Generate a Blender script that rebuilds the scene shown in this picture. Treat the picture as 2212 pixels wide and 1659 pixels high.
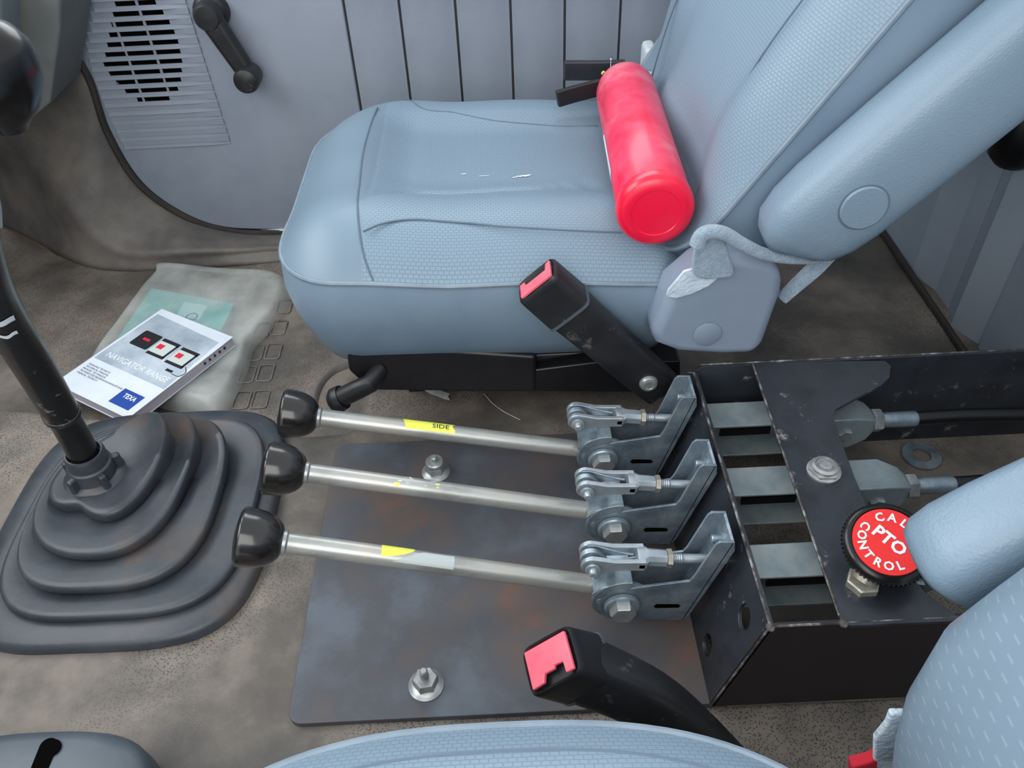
import bpy, bmesh, math, random
from mathutils import Vector as V, Matrix, noise
from mathutils.geometry import tessellate_polygon
random.seed(5)
for o in list(bpy.data.objects): bpy.data.objects.remove(o)
SC = bpy.context.scene; COL = SC.collection
pi = math.pi
# ------------------------------------------------------------------ camera
FPX = 1760.0; PIT = math.radians(42); ROL = math.radians(2.76); CAM = V((0, 0, 0.80))
F0 = V((0, math.cos(PIT), -math.sin(PIT))); D0 = V((0, -math.sin(PIT), -math.cos(PIT))); R0 = V((1, 0, 0))
RI = R0*math.cos(ROL) + D0*math.sin(ROL); DI = D0*math.cos(ROL) - R0*math.sin(ROL)
cam = bpy.data.objects.new('camera', bpy.data.cameras.new('camera')); COL.objects.link(cam); SC.camera = cam
cam.data.sensor_fit = 'HORIZONTAL'; cam.data.sensor_width = 36; cam.data.lens = FPX/2212*36; cam.data.clip_start = 0.02
mw = Matrix.Identity(4)
for i, c in enumerate((RI, -DI, -F0)):
    for r in range(3): mw[r][i] = c[r]
mw.translation = CAM; cam.matrix_world = mw
# ------------------------------------------------------------------ light
SC.view_settings.view_transform = 'Standard'; SC.view_settings.look = 'None'
SC.view_settings.gamma = 1; SC.view_settings.use_curve_mapping = False; SC.view_settings.exposure = 0.40
W = bpy.data.worlds.new('sky'); SC.world = W; W.use_nodes = True
W.node_tree.nodes['Background'].inputs[0].default_value = (0.90, 0.96, 1.0, 1); W.node_tree.nodes['Background'].inputs[1].default_value = 0.80
def area(name, loc, target, sx, sy, power, col):
    l = bpy.data.lights.new(name, 'AREA'); l.shape = 'RECTANGLE'; l.size = sx; l.size_y = sy; l.energy = power; l.color = col
    o = bpy.data.objects.new(name, l); COL.objects.link(o); o.location = loc
    o.rotation_euler = (V(target)-V(loc)).to_track_quat('-Z', 'Y').to_euler()
area('windshield_daylight', (-1.25, 0.75, 1.35), (0.0, 0.75, 0.1), 1.7, 0.8, 15, (0.93, 0.97, 1))
area('open_driver_door_daylight', (-0.15, -0.42, 1.05), (0.05, 0.9, 0.1), 1.0, 0.9, 8, (1, 0.985, 0.96))
area('passenger_window_daylight', (-0.1, 1.75, 1.15), (0.0, 0.6, 0.1), 0.9, 0.55, 5, (0.9, 0.96, 1))
# ------------------------------------------------------------------ helpers
def ray(u, v): return F0*FPX + RI*(u-1106) + DI*(v-829.5)
def PZ(u, v, z=0.0):
    d = ray(u, v); return CAM + d*((z-CAM.z)/d.z)
def PY(u, v, y):
    d = ray(u, v); return CAM + d*(y/d.y)
def PX(u, v, x):
    d = ray(u, v); return CAM + d*(x/d.x)
def PW(u, v, w): return CAM + ray(u, v)*(w/FPX)
def PS(u, v, fn, z=0.27):
    for _ in range(25):
        p = PZ(u, v, z); z = 0.5*z + 0.5*fn(p.x, p.y)
    return PZ(u, v, z)
def S(a, b, x):
    t = max(0.0, min(1.0, (x-a)/(b-a))); return t*t*(3-2*t)
def hexlin(r, g, b):
    f = lambda c: (c/255/12.92) if c <= 10 else ((c/255+0.055)/1.055)**2.4
    return (f(r), f(g), f(b), 1)
def crom(pts, n=8, closed=False):
    pts = [V(p) for p in pts]; out = []; m = len(pts)
    for i in range(m if closed else m-1):
        g = (lambda k: pts[k % m]) if closed else (lambda k: pts[max(0, min(m-1, k))])
        p0, p1, p2, p3 = g(i-1), g(i), g(i+1), g(i+2)
        for k in range(n):
            t = k/n
            out.append(0.5*((2*p1)+(p2-p0)*t+(2*p0-5*p1+4*p2-p3)*t*t+(3*p1-p0-3*p2+p3)*t**3))
    if not closed: out.append(pts[-1])
    return out
ORG = {}
class MB:
    def __init__(s): s.v = []; s.f = []
    def add(s, vs, fs):
        n = len(s.v); s.v += [V(p) for p in vs]; s.f += [tuple(i+n for i in f) for f in fs]; return s
    def box(s, c, size, U=(1, 0, 0), W=(0, 1, 0), N=(0, 0, 1)):
        c = V(c); U = V(U)*size[0]/2; W = V(W)*size[1]/2; N = V(N)*size[2]/2
        vs = [c+a*U+b*W+d*N for d in (-1, 1) for a, b in ((-1, -1), (1, -1), (1, 1), (-1, 1))]
        return s.add(vs, [(3, 2, 1, 0), (4, 5, 6, 7), (0, 1, 5, 4), (1, 2, 6, 5), (2, 3, 7, 6), (3, 0, 4, 7)])
    def prism(s, loops, n):
        """loops: list of closed point loops in one plane (outer, holes...); n: extrusion vector"""
        n = V(n); loops = [[V(p) for p in l] for l in loops]
        nn = n.normalized(); a = nn.orthogonal().normalized(); b = nn.cross(a)
        flat2 = [[V((p.dot(a), p.dot(b), 0)) for p in l] for l in loops]
        tri = tessellate_polygon(flat2); flat = [p for l in loops for p in l]; m = len(flat)
        fs = []
        if len(loops) == 1:
            fs = [tuple(range(m))[::-1], tuple(range(m, 2*m))]; tri = []
        for t in tri:
            q = [flat[i] for i in t]
            if (q[1]-q[0]).cross(q[2]-q[0]).dot(nn) < 0: t = t[::-1]
            fs.append(tuple(i+m for i in t)); fs.append(tuple(t[::-1]))
        k = 0
        for l in loops:
            L = len(l)
            for i in range(L):
                fs.append((k+i, k+(i+1) % L, k+(i+1) % L+m, k+i+m))
            k += L
        return s.add(flat+[p+n for p in flat], fs)
    def lathe(s, base, axis, prof, n=28, caps=True):
        base = V(base); ax = V(axis).normalized(); a = ax.orthogonal().normalized(); b = ax.cross(a)
        rings = [[base+ax*h+(a*math.cos(2*pi*k/n)+b*math.sin(2*pi*k/n))*max(r, 1e-5) for k in range(n)] for r, h in prof]
        return s.loft(rings, caps)
    def loft(s, rings, caps=True, closed=True):
        n = len(rings[0]); vs = [p for r in rings for p in r]; fs = []
        for i in range(len(rings)-1):
            for k in range(n if closed else n-1):
                k2 = (k+1) % n; fs.append((i*n+k, i*n+k2, (i+1)*n+k2, (i+1)*n+k))
        if caps: fs.append(tuple(range(n))[::-1]); fs.append(tuple((len(rings)-1)*n+k for k in range(n)))
        return s.add(vs, fs)
    def tube(s, pts, r, n=14, sy=1.0, up=None):
        pts = [V(p) for p in pts]; rr = r if isinstance(r, (list, tuple)) else [r]*len(pts); rings = []
        pa = None
        for i, p in enumerate(pts):
            t = (pts[min(i+1, len(pts)-1)]-pts[max(i-1, 0)]).normalized()
            if pa is None: a = (V(up)-t*V(up).dot(t)).normalized() if up else t.orthogonal().normalized()
            else: a = (pa-t*pa.dot(t)).normalized()
            pa = a; b = t.cross(a)
            rings.append([p+(a*math.cos(2*pi*k/n)*sy+b*math.sin(2*pi*k/n))*rr[i] for k in range(n)])
        return s.loft(rings)
    def hexa(s, base, axis, r, h, rot=0.0):
        base = V(base); ax = V(axis).normalized(); a = ax.orthogonal().normalized(); b = ax.cross(a)
        ring = lambda q, z: [base+ax*z+(a*math.cos(2*pi*k/6+rot)+b*math.sin(2*pi*k/6+rot))*q for k in range(6)]
        return s.loft([ring(r, 0), ring(r, h*0.85), ring(r*0.9, h)])
    def grid(s, fn, nu, nv):
        vs = [fn(i/nu, j/nv) for j in range(nv+1) for i in range(nu+1)]
        return s.add(vs, [(j*(nu+1)+i, j*(nu+1)+i+1, (j+1)*(nu+1)+i+1, (j+1)*(nu+1)+i) for j in range(nv) for i in range(nu)])
    def build(s, name, mat, parent=None, bevel=0, seg=2, smooth=True, ang=40, sub=0, origin=None, fix=True, solid=0, hard=True):
        if origin is None:
            xs = [p.x for p in s.v]; ys = [p.y for p in s.v]; zs = [p.z for p in s.v]
            origin = V(((min(xs)+max(xs))/2, (min(ys)+max(ys))/2, min(zs)))
        me = bpy.data.meshes.new(name); me.from_pydata([p-origin for p in s.v], [], s.f)
        if fix:
            bm = bmesh.new(); bm.from_mesh(me); bmesh.ops.recalc_face_normals(bm, faces=bm.faces); bm.to_mesh(me); bm.free()
        me.materials.append(mat)
        if smooth:
            me.shade_smooth(); me.set_sharp_from_angle(angle=math.radians(ang))
        o = bpy.data.objects.new(name, me); COL.objects.link(o); ORG[o.name] = origin
        if parent is not None:
            o.parent = parent; o.location = origin-ORG[parent.name]
        else: o.location = origin
        if solid:
            m = o.modifiers.new('solid', 'SOLIDIFY'); m.thickness = solid; m.offset = 0
        if bevel:
            m = o.modifiers.new('bevel', 'BEVEL'); m.width = bevel; m.segments = seg; m.limit_method = 'ANGLE'; m.angle_limit = math.radians(35)
            me.shade_smooth(); m.harden_normals = hard
        if sub:
            m = o.modifiers.new('sub', 'SUBSURF'); m.levels = sub; m.render_levels = sub
        return o
def tag(o, label=None, cat=None, group=None, kind=None):
    for k, x in (('label', label), ('category', cat), ('group', group), ('kind', kind)):
        if x: o[k] = x
    return o
def thing(name, loc, label, cat, group=None):
    o = bpy.data.objects.new(name, None); COL.objects.link(o); o.location = V(loc); o.empty_display_size = 0.05
    ORG[o.name] = V(loc); return tag(o, label, cat, group)
def text(name, body, mat, parent, o, U, Vv, size, thick=0.0002, align='CENTER', bold=0.0, sx=1.0):
    cu = bpy.data.curves.new('t', 'FONT'); cu.body = body; cu.size = 1.0; cu.align_x = align; cu.align_y = 'CENTER'; cu.offset = bold; cu.resolution_u = 2
    t = bpy.data.objects.new('t', cu); COL.objects.link(t); bpy.context.view_layer.update()
    me0 = bpy.data.meshes.new_from_object(t.evaluated_get(bpy.context.evaluated_depsgraph_get()))
    U = V(U).normalized(); Vv = V(Vv).normalized(); N = U.cross(Vv).normalized(); o = V(o)
    m = MB(); m.add([o+U*p.co.x*size*sx+Vv*p.co.y*size+N*thick for p in me0.vertices], [tuple(f.vertices) for f in me0.polygons])
    bpy.data.objects.remove(t); bpy.data.curves.remove(cu); bpy.data.meshes.remove(me0)
    return m.build(name, mat, parent, smooth=False, fix=False)
# ------------------------------------------------------------------ materials
def mat(name, cols, scale=8, rough=0.5, metal=0.0, bump=None, detail=6, ramp=None, spec=0.5, speck=None, coat=0.0, rvar=0.0, stretch=None, scr=None, sheen=0.0):
    m = bpy.data.materials.new(name); m.use_nodes = True; nt = m.node_tree; N = nt.nodes; L = nt.links
    b = N['Principled BSDF']; b.inputs['Roughness'].default_value = rough; b.inputs['Metallic'].default_value = metal
    b.inputs['Specular IOR Level'].default_value = spec; b.inputs['Coat Weight'].default_value = coat; b.inputs['Coat Roughness'].default_value = 0.15
    if sheen: b.inputs['Sheen Weight'].default_value = sheen
    tc = N.new('ShaderNodeTexCoord'); src = tc.outputs['Object']
    if stretch:
        mp = N.new('ShaderNodeMapping'); mp.inputs['Scale'].default_value = stretch; L.new(src, mp.inputs[0]); src = mp.outputs[0]
    cols = [hexlin(*c) for c in cols]
    col_out = None
    if len(cols) == 1: b.inputs['Base Color'].default_value = cols[0]
    else:
        nz = N.new('ShaderNodeTexNoise'); nz.inputs['Scale'].default_value = scale; nz.inputs['Detail'].default_value = detail; nz.inputs['Roughness'].default_value = 0.62
        L.new(src, nz.inputs['Vector'])
        cr = N.new('ShaderNodeValToRGB'); L.new(nz.outputs['Fac'], cr.inputs[0])
        ps = ramp or [0.35+0.3*i/(len(cols)-1) for i in range(len(cols))]
        while len(cr.color_ramp.elements) < len(cols): cr.color_ramp.elements.new(0.5)
        for e, p, c in zip(cr.color_ramp.elements, ps, cols): e.position = p; e.color = c
        col_out = cr.outputs[0]
        if rvar:
            mr = N.new('ShaderNodeMapRange'); mr.inputs[1].default_value = 0.3; mr.inputs[2].default_value = 0.7
            mr.inputs[3].default_value = rough-rvar; mr.inputs[4].default_value = rough+rvar
            L.new(nz.outputs['Fac'], mr.inputs[0]); L.new(mr.outputs[0], b.inputs['Roughness'])
    def mixin(fac, colr):
        nonlocal col_out
        mx = N.new('ShaderNodeMix'); mx.data_type = 'RGBA'
        if col_out is not None: L.new(col_out, mx.inputs[6])
        else: mx.inputs[6].default_value = cols[0]
        mx.inputs[7].default_value = hexlin(*colr); L.new(fac, mx.inputs[0]); col_out = mx.outputs[2]
    if scr:   # scuffs: (colour, scale, threshold, amount)
        n2 = N.new('ShaderNodeTexNoise'); n2.inputs['Scale'].default_value = scr[1]; n2.inputs['Detail'].default_value = 9; n2.inputs['Roughness'].default_value = 0.72
        L.new(tc.outputs['Object'], n2.inputs['Vector'])
        mr = N.new('ShaderNodeMapRange'); mr.inputs[1].default_value = scr[2]; mr.inputs[2].default_value = scr[2]+0.07; mr.inputs[4].default_value = scr[3]
        L.new(n2.outputs['Fac'], mr.inputs[0]); mixin(mr.outputs[0], scr[0])
    if speck:  # pits: (colour, scale, size, patch scale)
        vo = N.new('ShaderNodeTexVoronoi'); vo.inputs['Scale'].default_value = speck[1]; L.new(tc.outputs['Object'], vo.inputs['Vector'])
        a = N.new('ShaderNodeMapRange'); a.inputs[1].default_value = speck[2]; a.inputs[2].default_value = speck[2]*1.5; a.inputs[3].default_value = 1; a.inputs[4].default_value = 0
        L.new(vo.outputs['Distance'], a.inputs[0])
        n3 = N.new('ShaderNodeTexNoise'); n3.inputs['Scale'].default_value = speck[3]; L.new(tc.outputs['Object'], n3.inputs['Vector'])
        c = N.new('ShaderNodeMapRange'); c.inputs[1].default_value = 0.42; c.inputs[2].default_value = 0.55; L.new(n3.outputs['Fac'], c.inputs[0])
        mu = N.new('ShaderNodeMath'); mu.operation = 'MULTIPLY'; L.new(a.outputs[0], mu.inputs[0]); L.new(c.outputs[0], mu.inputs[1])
        mixin(mu.outputs[0], speck[0])
    if col_out is not None: L.new(col_out, b.inputs['Base Color'])
    if bump:
        bn = N.new('ShaderNodeTexNoise'); bn.inputs['Scale'].default_value = bump[0]; bn.inputs['Detail'].default_value = 4; L.new(src, bn.inputs['Vector'])
        bp = N.new('ShaderNodeBump'); bp.inputs['Strength'].default_value = bump[1]; bp.inputs['Distance'].default_value = bump[2] if len(bump) > 2 else 0.002
        L.new(bn.outputs['Fac'], bp.inputs['Height']); L.new(bp.outputs[0], b.inputs['Normal'])
    return m
def weave(name, base, axes, cell=(0.007, 0.0045), mode='brick', gate=None, strength=0.6, rough=0.42, light=None):
    """vinyl with an embossed weave of small cells; axes = two unit vectors in object space"""
    m = bpy.data.materials.new(name); m.use_nodes = True; nt = m.node_tree; N = nt.nodes; L = nt.links
    b = N['Principled BSDF']; b.inputs['Roughness'].default_value = rough
    tc = N.new('ShaderNodeTexCoord'); cb = N.new('ShaderNodeCombineXYZ')
    for i, ax in enumerate(axes):
        d = N.new('ShaderNodeVectorMath'); d.operation = 'DOT_PRODUCT'; d.inputs[1].default_value = ax
        L.new(tc.outputs['Object'], d.inputs[0]); L.new(d.outputs['Value'], cb.inputs[i])
    br = N.new('ShaderNodeTexBrick'); br.inputs['Scale'].default_value = 1.0; br.inputs['Brick Width'].default_value = cell[0]; br.inputs['Row Height'].default_value = cell[1]
    br.inputs['Mortar Size'].default_value = min(cell)*0.14; br.inputs['Mortar Smooth'].default_value = 0.6; br.offset = 0.5
    if mode == 'dash':
        br.inputs['Mortar Size'].default_value = min(cell)*0.80
    L.new(cb.outputs[0], br.inputs['Vector'])
    nz = N.new('ShaderNodeTexNoise'); nz.inputs['Scale'].default_value = 5; nz.inputs['Detail'].default_value = 5; L.new(tc.outputs['Object'], nz.inputs['Vector'])
    cr = N.new('ShaderNodeValToRGB'); L.new(nz.outputs['Fac'], cr.inputs[0])
    cr.color_ramp.elements[0].position = 0.35; cr.color_ramp.elements[0].color = hexlin(*[c*0.95 for c in base]); cr.color_ramp.elements[1].position = 0.65; cr.color_ramp.elements[1].color = hexlin(*base)
    h = N.new('ShaderNodeMath'); h.operation = 'SUBTRACT'; h.inputs[0].default_value = 1.0; L.new(br.outputs['Fac'], h.inputs[1])
    out = h.outputs[0]
    if gate:
        sp = N.new('ShaderNodeVectorMath'); sp.operation = 'DOT_PRODUCT'; sp.inputs[1].default_value = gate[0]; L.new(tc.outputs['Object'], sp.inputs[0])
        g = N.new('ShaderNodeMapRange'); g.inputs[1].default_value = gate[1]; g.inputs[2].default_value = gate[1]+0.004; L.new(sp.outputs['Value'], g.inputs[0])
        mu = N.new('ShaderNodeMath'); mu.operation = 'MULTIPLY'; L.new(out, mu.inputs[0]); L.new(g.outputs[0], mu.inputs[1]); out = mu.outputs[0]
    mx = N.new('ShaderNodeMix'); mx.data_type = 'RGBA'; L.new(cr.outputs[0], mx.inputs[6]); mx.inputs[7].default_value = hexlin(*(light or [min(255, c*1.05) for c in base]))
    L.new(out, mx.inputs[0]); L.new(mx.outputs[2], b.inputs['Base Color'])
    bp = N.new('ShaderNodeBump'); bp.inputs['Strength'].default_value = strength; bp.inputs['Distance'].default_value = 0.0012
    L.new(out, bp.inputs['Height']); L.new(bp.outputs[0], b.inputs['Normal'])
    return m
VIN = (116, 136, 154)
M = dict(
 vinyl=mat('seat_vinyl', [(109, 128, 147), VIN, (122, 141, 158)], 5, 0.36, bump=(700, 0.12, 0.001)),
 vinylgrain=mat('armrest_vinyl', [(118, 138, 155), (124, 144, 160)], 6, 0.36, bump=(460, 0.5, 0.0009)),
 seam=mat('seam_thread', [(92, 108, 124)], 5, 0.6),
 piping=mat('seat_piping', [(110, 126, 140), (124, 140, 154)], 30, 0.4),
 door=mat('door_plastic', [(128, 136, 150), (140, 148, 161), (147, 154, 166)], 3, 0.45, bump=(500, 0.08, 0.001), scr=((120, 116, 118), 9, 0.66, 0.5)),
 groove=mat('groove_dirt', [(86, 84, 86), (104, 102, 104)], 30, 0.8),
 black=mat('black_plastic', [(24, 25, 28), (38, 38, 40)], 20, 0.42, scr=((118, 114, 110), 26, 0.60, 0.5)),
 shaft=mat('worn_shaft_black', [(16, 16, 18), (28, 26, 25)], 14, 0.26, rvar=0.06, scr=((150, 140, 122), 30, 0.62, 0.7)),
 blackgloss=mat('black_gloss', [(9, 9, 10), (15, 14, 14)], 14, 0.26, rvar=0.05, coat=0.1, spec=0.4),
 knobblack=mat('lever_knob_phenolic', [(24, 23, 23), (38, 35, 34)], 25, 0.22, coat=0.4, rvar=0.06),
 blackpaint=mat('black_paint', [(30, 33, 38), (46, 50, 57), (34, 37, 43)], 9, 0.34, scr=((146, 140, 136), 30, 0.60, 0.7), bump=(60, 0.05)),
 blackpaint2=mat('side_panel_paint', [(26, 20, 24), (34, 24, 28)], 9, 0.5),
 railblack=mat('rail_black', [(20, 20, 23), (30, 29, 32)], 12, 0.34),
 zinc=mat('zinc_steel', [(112, 126, 136), (146, 160, 170), (170, 182, 190)], 28, 0.36, 0.6, bump=(90, 0.08), scr=((190, 200, 205), 60, 0.66, 0.5)),
 zincdark=mat('zinc_steel_dull', [(92, 106, 118), (122, 136, 148), (150, 162, 170)], 24, 0.40, 0.5, scr=((170, 172, 172), 50, 0.64, 0.6)),
 tube=mat('lever_tube_steel', [(150, 150, 146), (176, 178, 174), (190, 184, 174)], 22, 0.34, 0.55, scr=((188, 160, 136), 16, 0.60, 0.5), stretch=(0.4, 1, 1)),
 channel=mat('channel_steel', [(118, 132, 138), (140, 152, 156), (156, 164, 164)], 18, 0.42, 0.3),
 cast=mat('cast_clevis', [(150, 160, 168), (184, 194, 200)], 30, 0.33, 0.6),
 nutmat=mat('plated_nut', [(146, 150, 152), (186, 188, 186)], 50, 0.34, 0.6, scr=((150, 120, 100), 60, 0.64, 0.4)),
 plate=mat('rusty_floor_plate', [(90, 97, 107), (78, 79, 85), (92, 82, 79), (124, 84, 70)], 7, 0.46, 0.15, bump=(40, 0.08), ramp=[0.36, 0.48, 0.6, 0.72], scr=((150, 144, 136), 16, 0.68, 0.6), detail=9, rvar=0.08),
 mat_=mat('rubber_floor', [(60, 58, 57), (92, 86, 80), (128, 118, 108), (88, 87, 86)], 4.6, 0.62, bump=(140, 0.25, 0.002), ramp=[0.3, 0.45, 0.58, 0.7], speck=((66, 62, 60), 390, 0.27, 3.6), detail=8, scr=((142, 130, 114), 7, 0.66, 0.45)),
 matside=mat('sill_rubber', [(74, 73, 74), (98, 93, 90), (112, 106, 101), (128, 122, 108)], 7, 0.66, bump=(90, 0.2), ramp=[0.32, 0.47, 0.58, 0.72], detail=9),
 boot=mat('boot_rubber', [(48, 53, 60), (60, 65, 72), (88, 76, 70)], 8, 0.42, bump=(160, 0.08), ramp=[0.42, 0.55, 0.72], rvar=0.06),
 seal=mat('door_seal', [(36, 34, 34), (54, 48, 44)], 20, 0.7),
 red=mat('extinguisher_red', [(228, 30, 72), (234, 66, 100), (232, 132, 146)], 11, 0.36, ramp=[0.40, 0.55, 0.72], rvar=0.12, detail=7, coat=0.2),
 redcap=mat('red_cap', [(236, 18, 60)], 11, 0.3, coat=0.2),
 buckle=mat('buckle_red', [(242, 88, 108), (248, 112, 128)], 20, 0.4),
 white=mat('white_sticker', [(214, 222, 228), (226, 232, 236)], 30, 0.5),
 paper=mat('book_cover_white', [(206, 214, 224), (222, 228, 236)], 8, 0.42),
 pages=mat('book_pages', [(176, 172, 184), (200, 196, 206)], 300, 0.7, stretch=(0.05, 0.05, 4)),
 pic=mat('cover_picture', [(138, 150, 162), (170, 182, 194), (196, 206, 216)], 9, 0.4, scr=((216, 224, 230), 30, 0.64, 0.7)),
 blue=mat('print_blue', [(30, 70, 156)], 5, 0.4), ink=mat('print_black', [(36, 36, 42)], 5, 0.4), inkgrey=mat('print_grey', [(104, 108, 120)], 5, 0.5),
 inkred=mat('print_red', [(216, 44, 66)], 5, 0.4), inkwhite=mat('print_white', [(232, 236, 240)], 5, 0.4), screen=mat('print_screen', [(198, 208, 204)], 5, 0.4),
 teal=mat('teal_booklet', [(64, 150, 150), (84, 172, 168)], 12, 0.5), tealight=mat('teal_label', [(150, 200, 200)], 9, 0.5),
 yellow=mat('yellow_tape', [(222, 226, 72), (232, 236, 110)], 40, 0.45), clear=mat('tape_residue', [(176, 184, 184)], 30, 0.3),
 recl=mat('recliner_plastic', [(126, 139, 158), (136, 148, 166)], 8, 0.42, scr=((170, 176, 186), 30, 0.66, 0.5)),
 fuzzy=mat('fleece_strap', [(132, 150, 168), (154, 172, 188)], 160, 0.95, bump=(500, 0.8, 0.004), sheen=0.4),
 lining=mat('torn_lining', [(176, 192, 206), (206, 218, 228)], 60, 0.8, bump=(200, 0.7, 0.003)),
 wall=mat('rear_wall_paint', [(150, 162, 176), (160, 171, 184)], 4, 0.42),
 dash=mat('dash_plastic', [(108, 120, 124), (122, 134, 138)], 6, 0.5), dashside=mat('dash_side', [(88, 92, 92), (104, 106, 104)], 8, 0.6),
 orange=mat('worn_edge', [(120, 90, 66), (92, 78, 66)], 12, 0.7),
 ptored=mat('pto_red', [(232, 34, 34)], 5, 0.35), brass=mat('brass', [(140, 134, 122), (176, 174, 164)], 40, 0.35, 0.5),
 wornedge=mat('worn_edge_steel', [(52, 52, 56), (96, 88, 84), (160, 164, 168)], 60, 0.4, 0.3, ramp=[0.4, 0.52, 0.66]),
 hole=mat('recess_shade_black', [(10, 9, 9)], 5, 1.0, spec=0.0),  # flat black that stands in for the shade inside recesses
 chrome=mat('chrome', [(200, 204, 210)], 5, 0.12, 1.0), cable=mat('cable_jacket', [(14, 14, 16)], 5, 0.35), scrap=mat('paper_scrap', [(170, 180, 176), (200, 206, 200)], 60, 0.7),
 redcloth=mat('red_cloth', [(190, 30, 50)], 60, 0.9), housing=mat('grey_housing', [(66, 74, 82), (80, 88, 96)], 10, 0.45),
)
# weave materials: object space axes (recomputed per part: parts keep world axes)
REC = math.radians(33); BV = V((math.sin(REC), 0, math.cos(REC))); BN = V((-math.cos(REC), 0, math.sin(REC)))
M['weave'] = weave('seat_weave', (115, 135, 151), ((1, 0, 0), (0, 1, 0)), (0.0064, 0.0038), gate=((1, 0, 0), -0.143), strength=0.5)
M['weaveback'] = weave('backrest_weave', (119, 139, 155), ((0, 1, 0), tuple(BV)), (0.0042, 0.0036), strength=0.35)
M['dash_weave'] = weave('driver_weave', (121, 140, 156), ((0, 1, 0), tuple(BV)), (0.0135, 0.0090), mode='dash', strength=0.3, light=(164, 182, 190))
def film():
    m = bpy.data.materials.new('cloudy_film'); m.use_nodes = True; nt = m.node_tree; N = nt.nodes; L = nt.links
    b = N['Principled BSDF']; b.inputs['Base Color'].default_value = hexlin(218, 224, 220); b.inputs['Roughness'].default_value = 0.28
    tr = N.new('ShaderNodeBsdfTransparent'); mx = N.new('ShaderNodeMixShader'); nz = N.new('ShaderNodeTexNoise'); nz.inputs['Scale'].default_value = 14; nz.inputs['Detail'].default_value = 5
    tc = N.new('ShaderNodeTexCoord'); L.new(tc.outputs['Object'], nz.inputs['Vector'])
    mr = N.new('ShaderNodeMapRange'); mr.inputs[1].default_value = 0.3; mr.inputs[2].default_value = 0.7; mr.inputs[3].default_value = 0.20; mr.inputs[4].default_value = 0.50
    L.new(nz.outputs['Fac'], mr.inputs[0]); L.new(mr.outputs[0], mx.inputs[0]); L.new(tr.outputs[0], mx.inputs[1]); L.new(b.outputs[0], mx.inputs[2])
    L.new(mx.outputs[0], N['Material Output'].inputs[0]); return m
M['film'] = film()
# ================================================================== SETTING
ZF = -0.075
def plinth(x, y):   # 1 on the seat plinth
    return S(-0.245, -0.205, x)
def floor_h(x, y):
    ye = 0.80+max(0, -0.33-x)*0.2
    fw = S(ye+0.0, ye+0.055, y)*(1-plinth(x, y)*(1-S(0.90, 1.0, y)))
    z = ZF*fw
    # raised lip of the plinth corner
    d = abs(math.hypot(max(0, -0.13-x), max(0, y-0.80))-0.095)
    if x < -0.13 and y > 0.80: z += 0.007*math.exp(-(d/0.009)**2)
    z = min(z, ZF*S(0.50, 0.60, x)*S(0.74, 0.8, y))
    z += -0.10*(1-S(0.20, 0.30, y))
    # raised rim round the tunnel's near-left side, gentle waves of old rubber
    z += 0.0022*noise.noise(V((x*9, y*9, 0)))+0.0012*noise.noise(V((x*26, y*26, 3)))
    return z-0.003
nx, ny = 240, 270
m = MB().grid(lambda a, b: V((-1.17+a*1.97, -0.45+b*2.35, floor_h(-1.17+a*1.97, -0.45+b*2.35))), nx, ny)
floor = tag(m.build('floor', M['mat_'], ang=60), 'worn brown grey rubber floor covering of the truck cab', kind='structure')
# embossed pads in the footwell
def rr(cx, cy, hx, hy, r, n=4):
    out = []
    for sx, sy, a0 in ((1, 1, 0), (-1, 1, pi/2), (-1, -1, pi), (1, -1, 1.5*pi)):
        for k in range(n+1):
            a = a0+k*pi/2/n; out.append((cx+sx*(hx-r)+r*math.cos(a), cy+sy*(hy-r)+r*math.sin(a)))
    return out
for i, (u, v) in enumerate([(533, 807), (573, 804), (522, 863), (562, 861), (551, 760), (590, 757), (602, 706), (566, 712), (614, 660)]):
    p = PZ(u, v, ZF); z = floor_h(p.x, p.y)
    o_, i_ = rr(p.x, p.y, 0.0135, 0.0215, 0.006), rr(p.x, p.y, 0.0112, 0.019, 0.004)
    MB().prism([[V((a, b, z-0.004)) for a, b in o_], [V((a, b, z-0.004)) for a, b in i_[::-1]]], (0, 0, 0.0062)).build('tread_pad', M['matside'], floor, bevel=0.001)
YD = 1.47
# sill / wheel-arch covering that sweeps from the footwell up to the door edge
A = [PY(-250, -60, YD), PY(60, 40, YD), PY(178, 150, YD), PY(232, 292, YD), PY(300, 402, YD), PY(400, 472, YD), PY(500, 503, YD), PY(640, 506, YD), PY(1100, 500, YD)]
B = [PZ(-420, 330, ZF), PZ(-130, 430, ZF), PZ(20, 496, ZF), PZ(120, 545, ZF), PZ(200, 574, ZF), PZ(290, 582, ZF), PZ(420, 576, ZF), PZ(640, 560, ZF), PZ(1100, 520, ZF)]
Ac, Bc = crom(A, 10), crom(B, 10)
def sill(a, b):
    i = min(int(round(a*(len(Ac)-1))), len(Ac)-1); p, q = Ac[i], Bc[i]
    c = q.lerp(p, b)
    hump = math.sin(pi*b)
    c += V((0.02, -0.035, 0.035))*hump*(0.7+0.3*math.sin(i*0.25))
    c += V((0, -1, 0.6))*0.010*math.exp(-((b-0.36-0.1*math.sin(i*0.1))/0.09)**2)
    c += V((0, -0.6, 0.5))*0.010*noise.noise(c*9)
    return c+V((0, 0, -0.004 if b < 0.02 else 0))
tag(MB().grid(sill, len(Ac)-1, 26).build('trim_1', M['matside'], ang=70, solid=0.004), 'worn grey rubber covering sweeping up from the footwell to the door', kind='structure')
tag(MB().tube([p+V((0, 0.004, -0.004)) for p in Bc[:44]], 0.006, 8).build('trim_2', M['orange']), 'worn tan edge strip where the footwell floor meets the sill', kind='structure')
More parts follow.
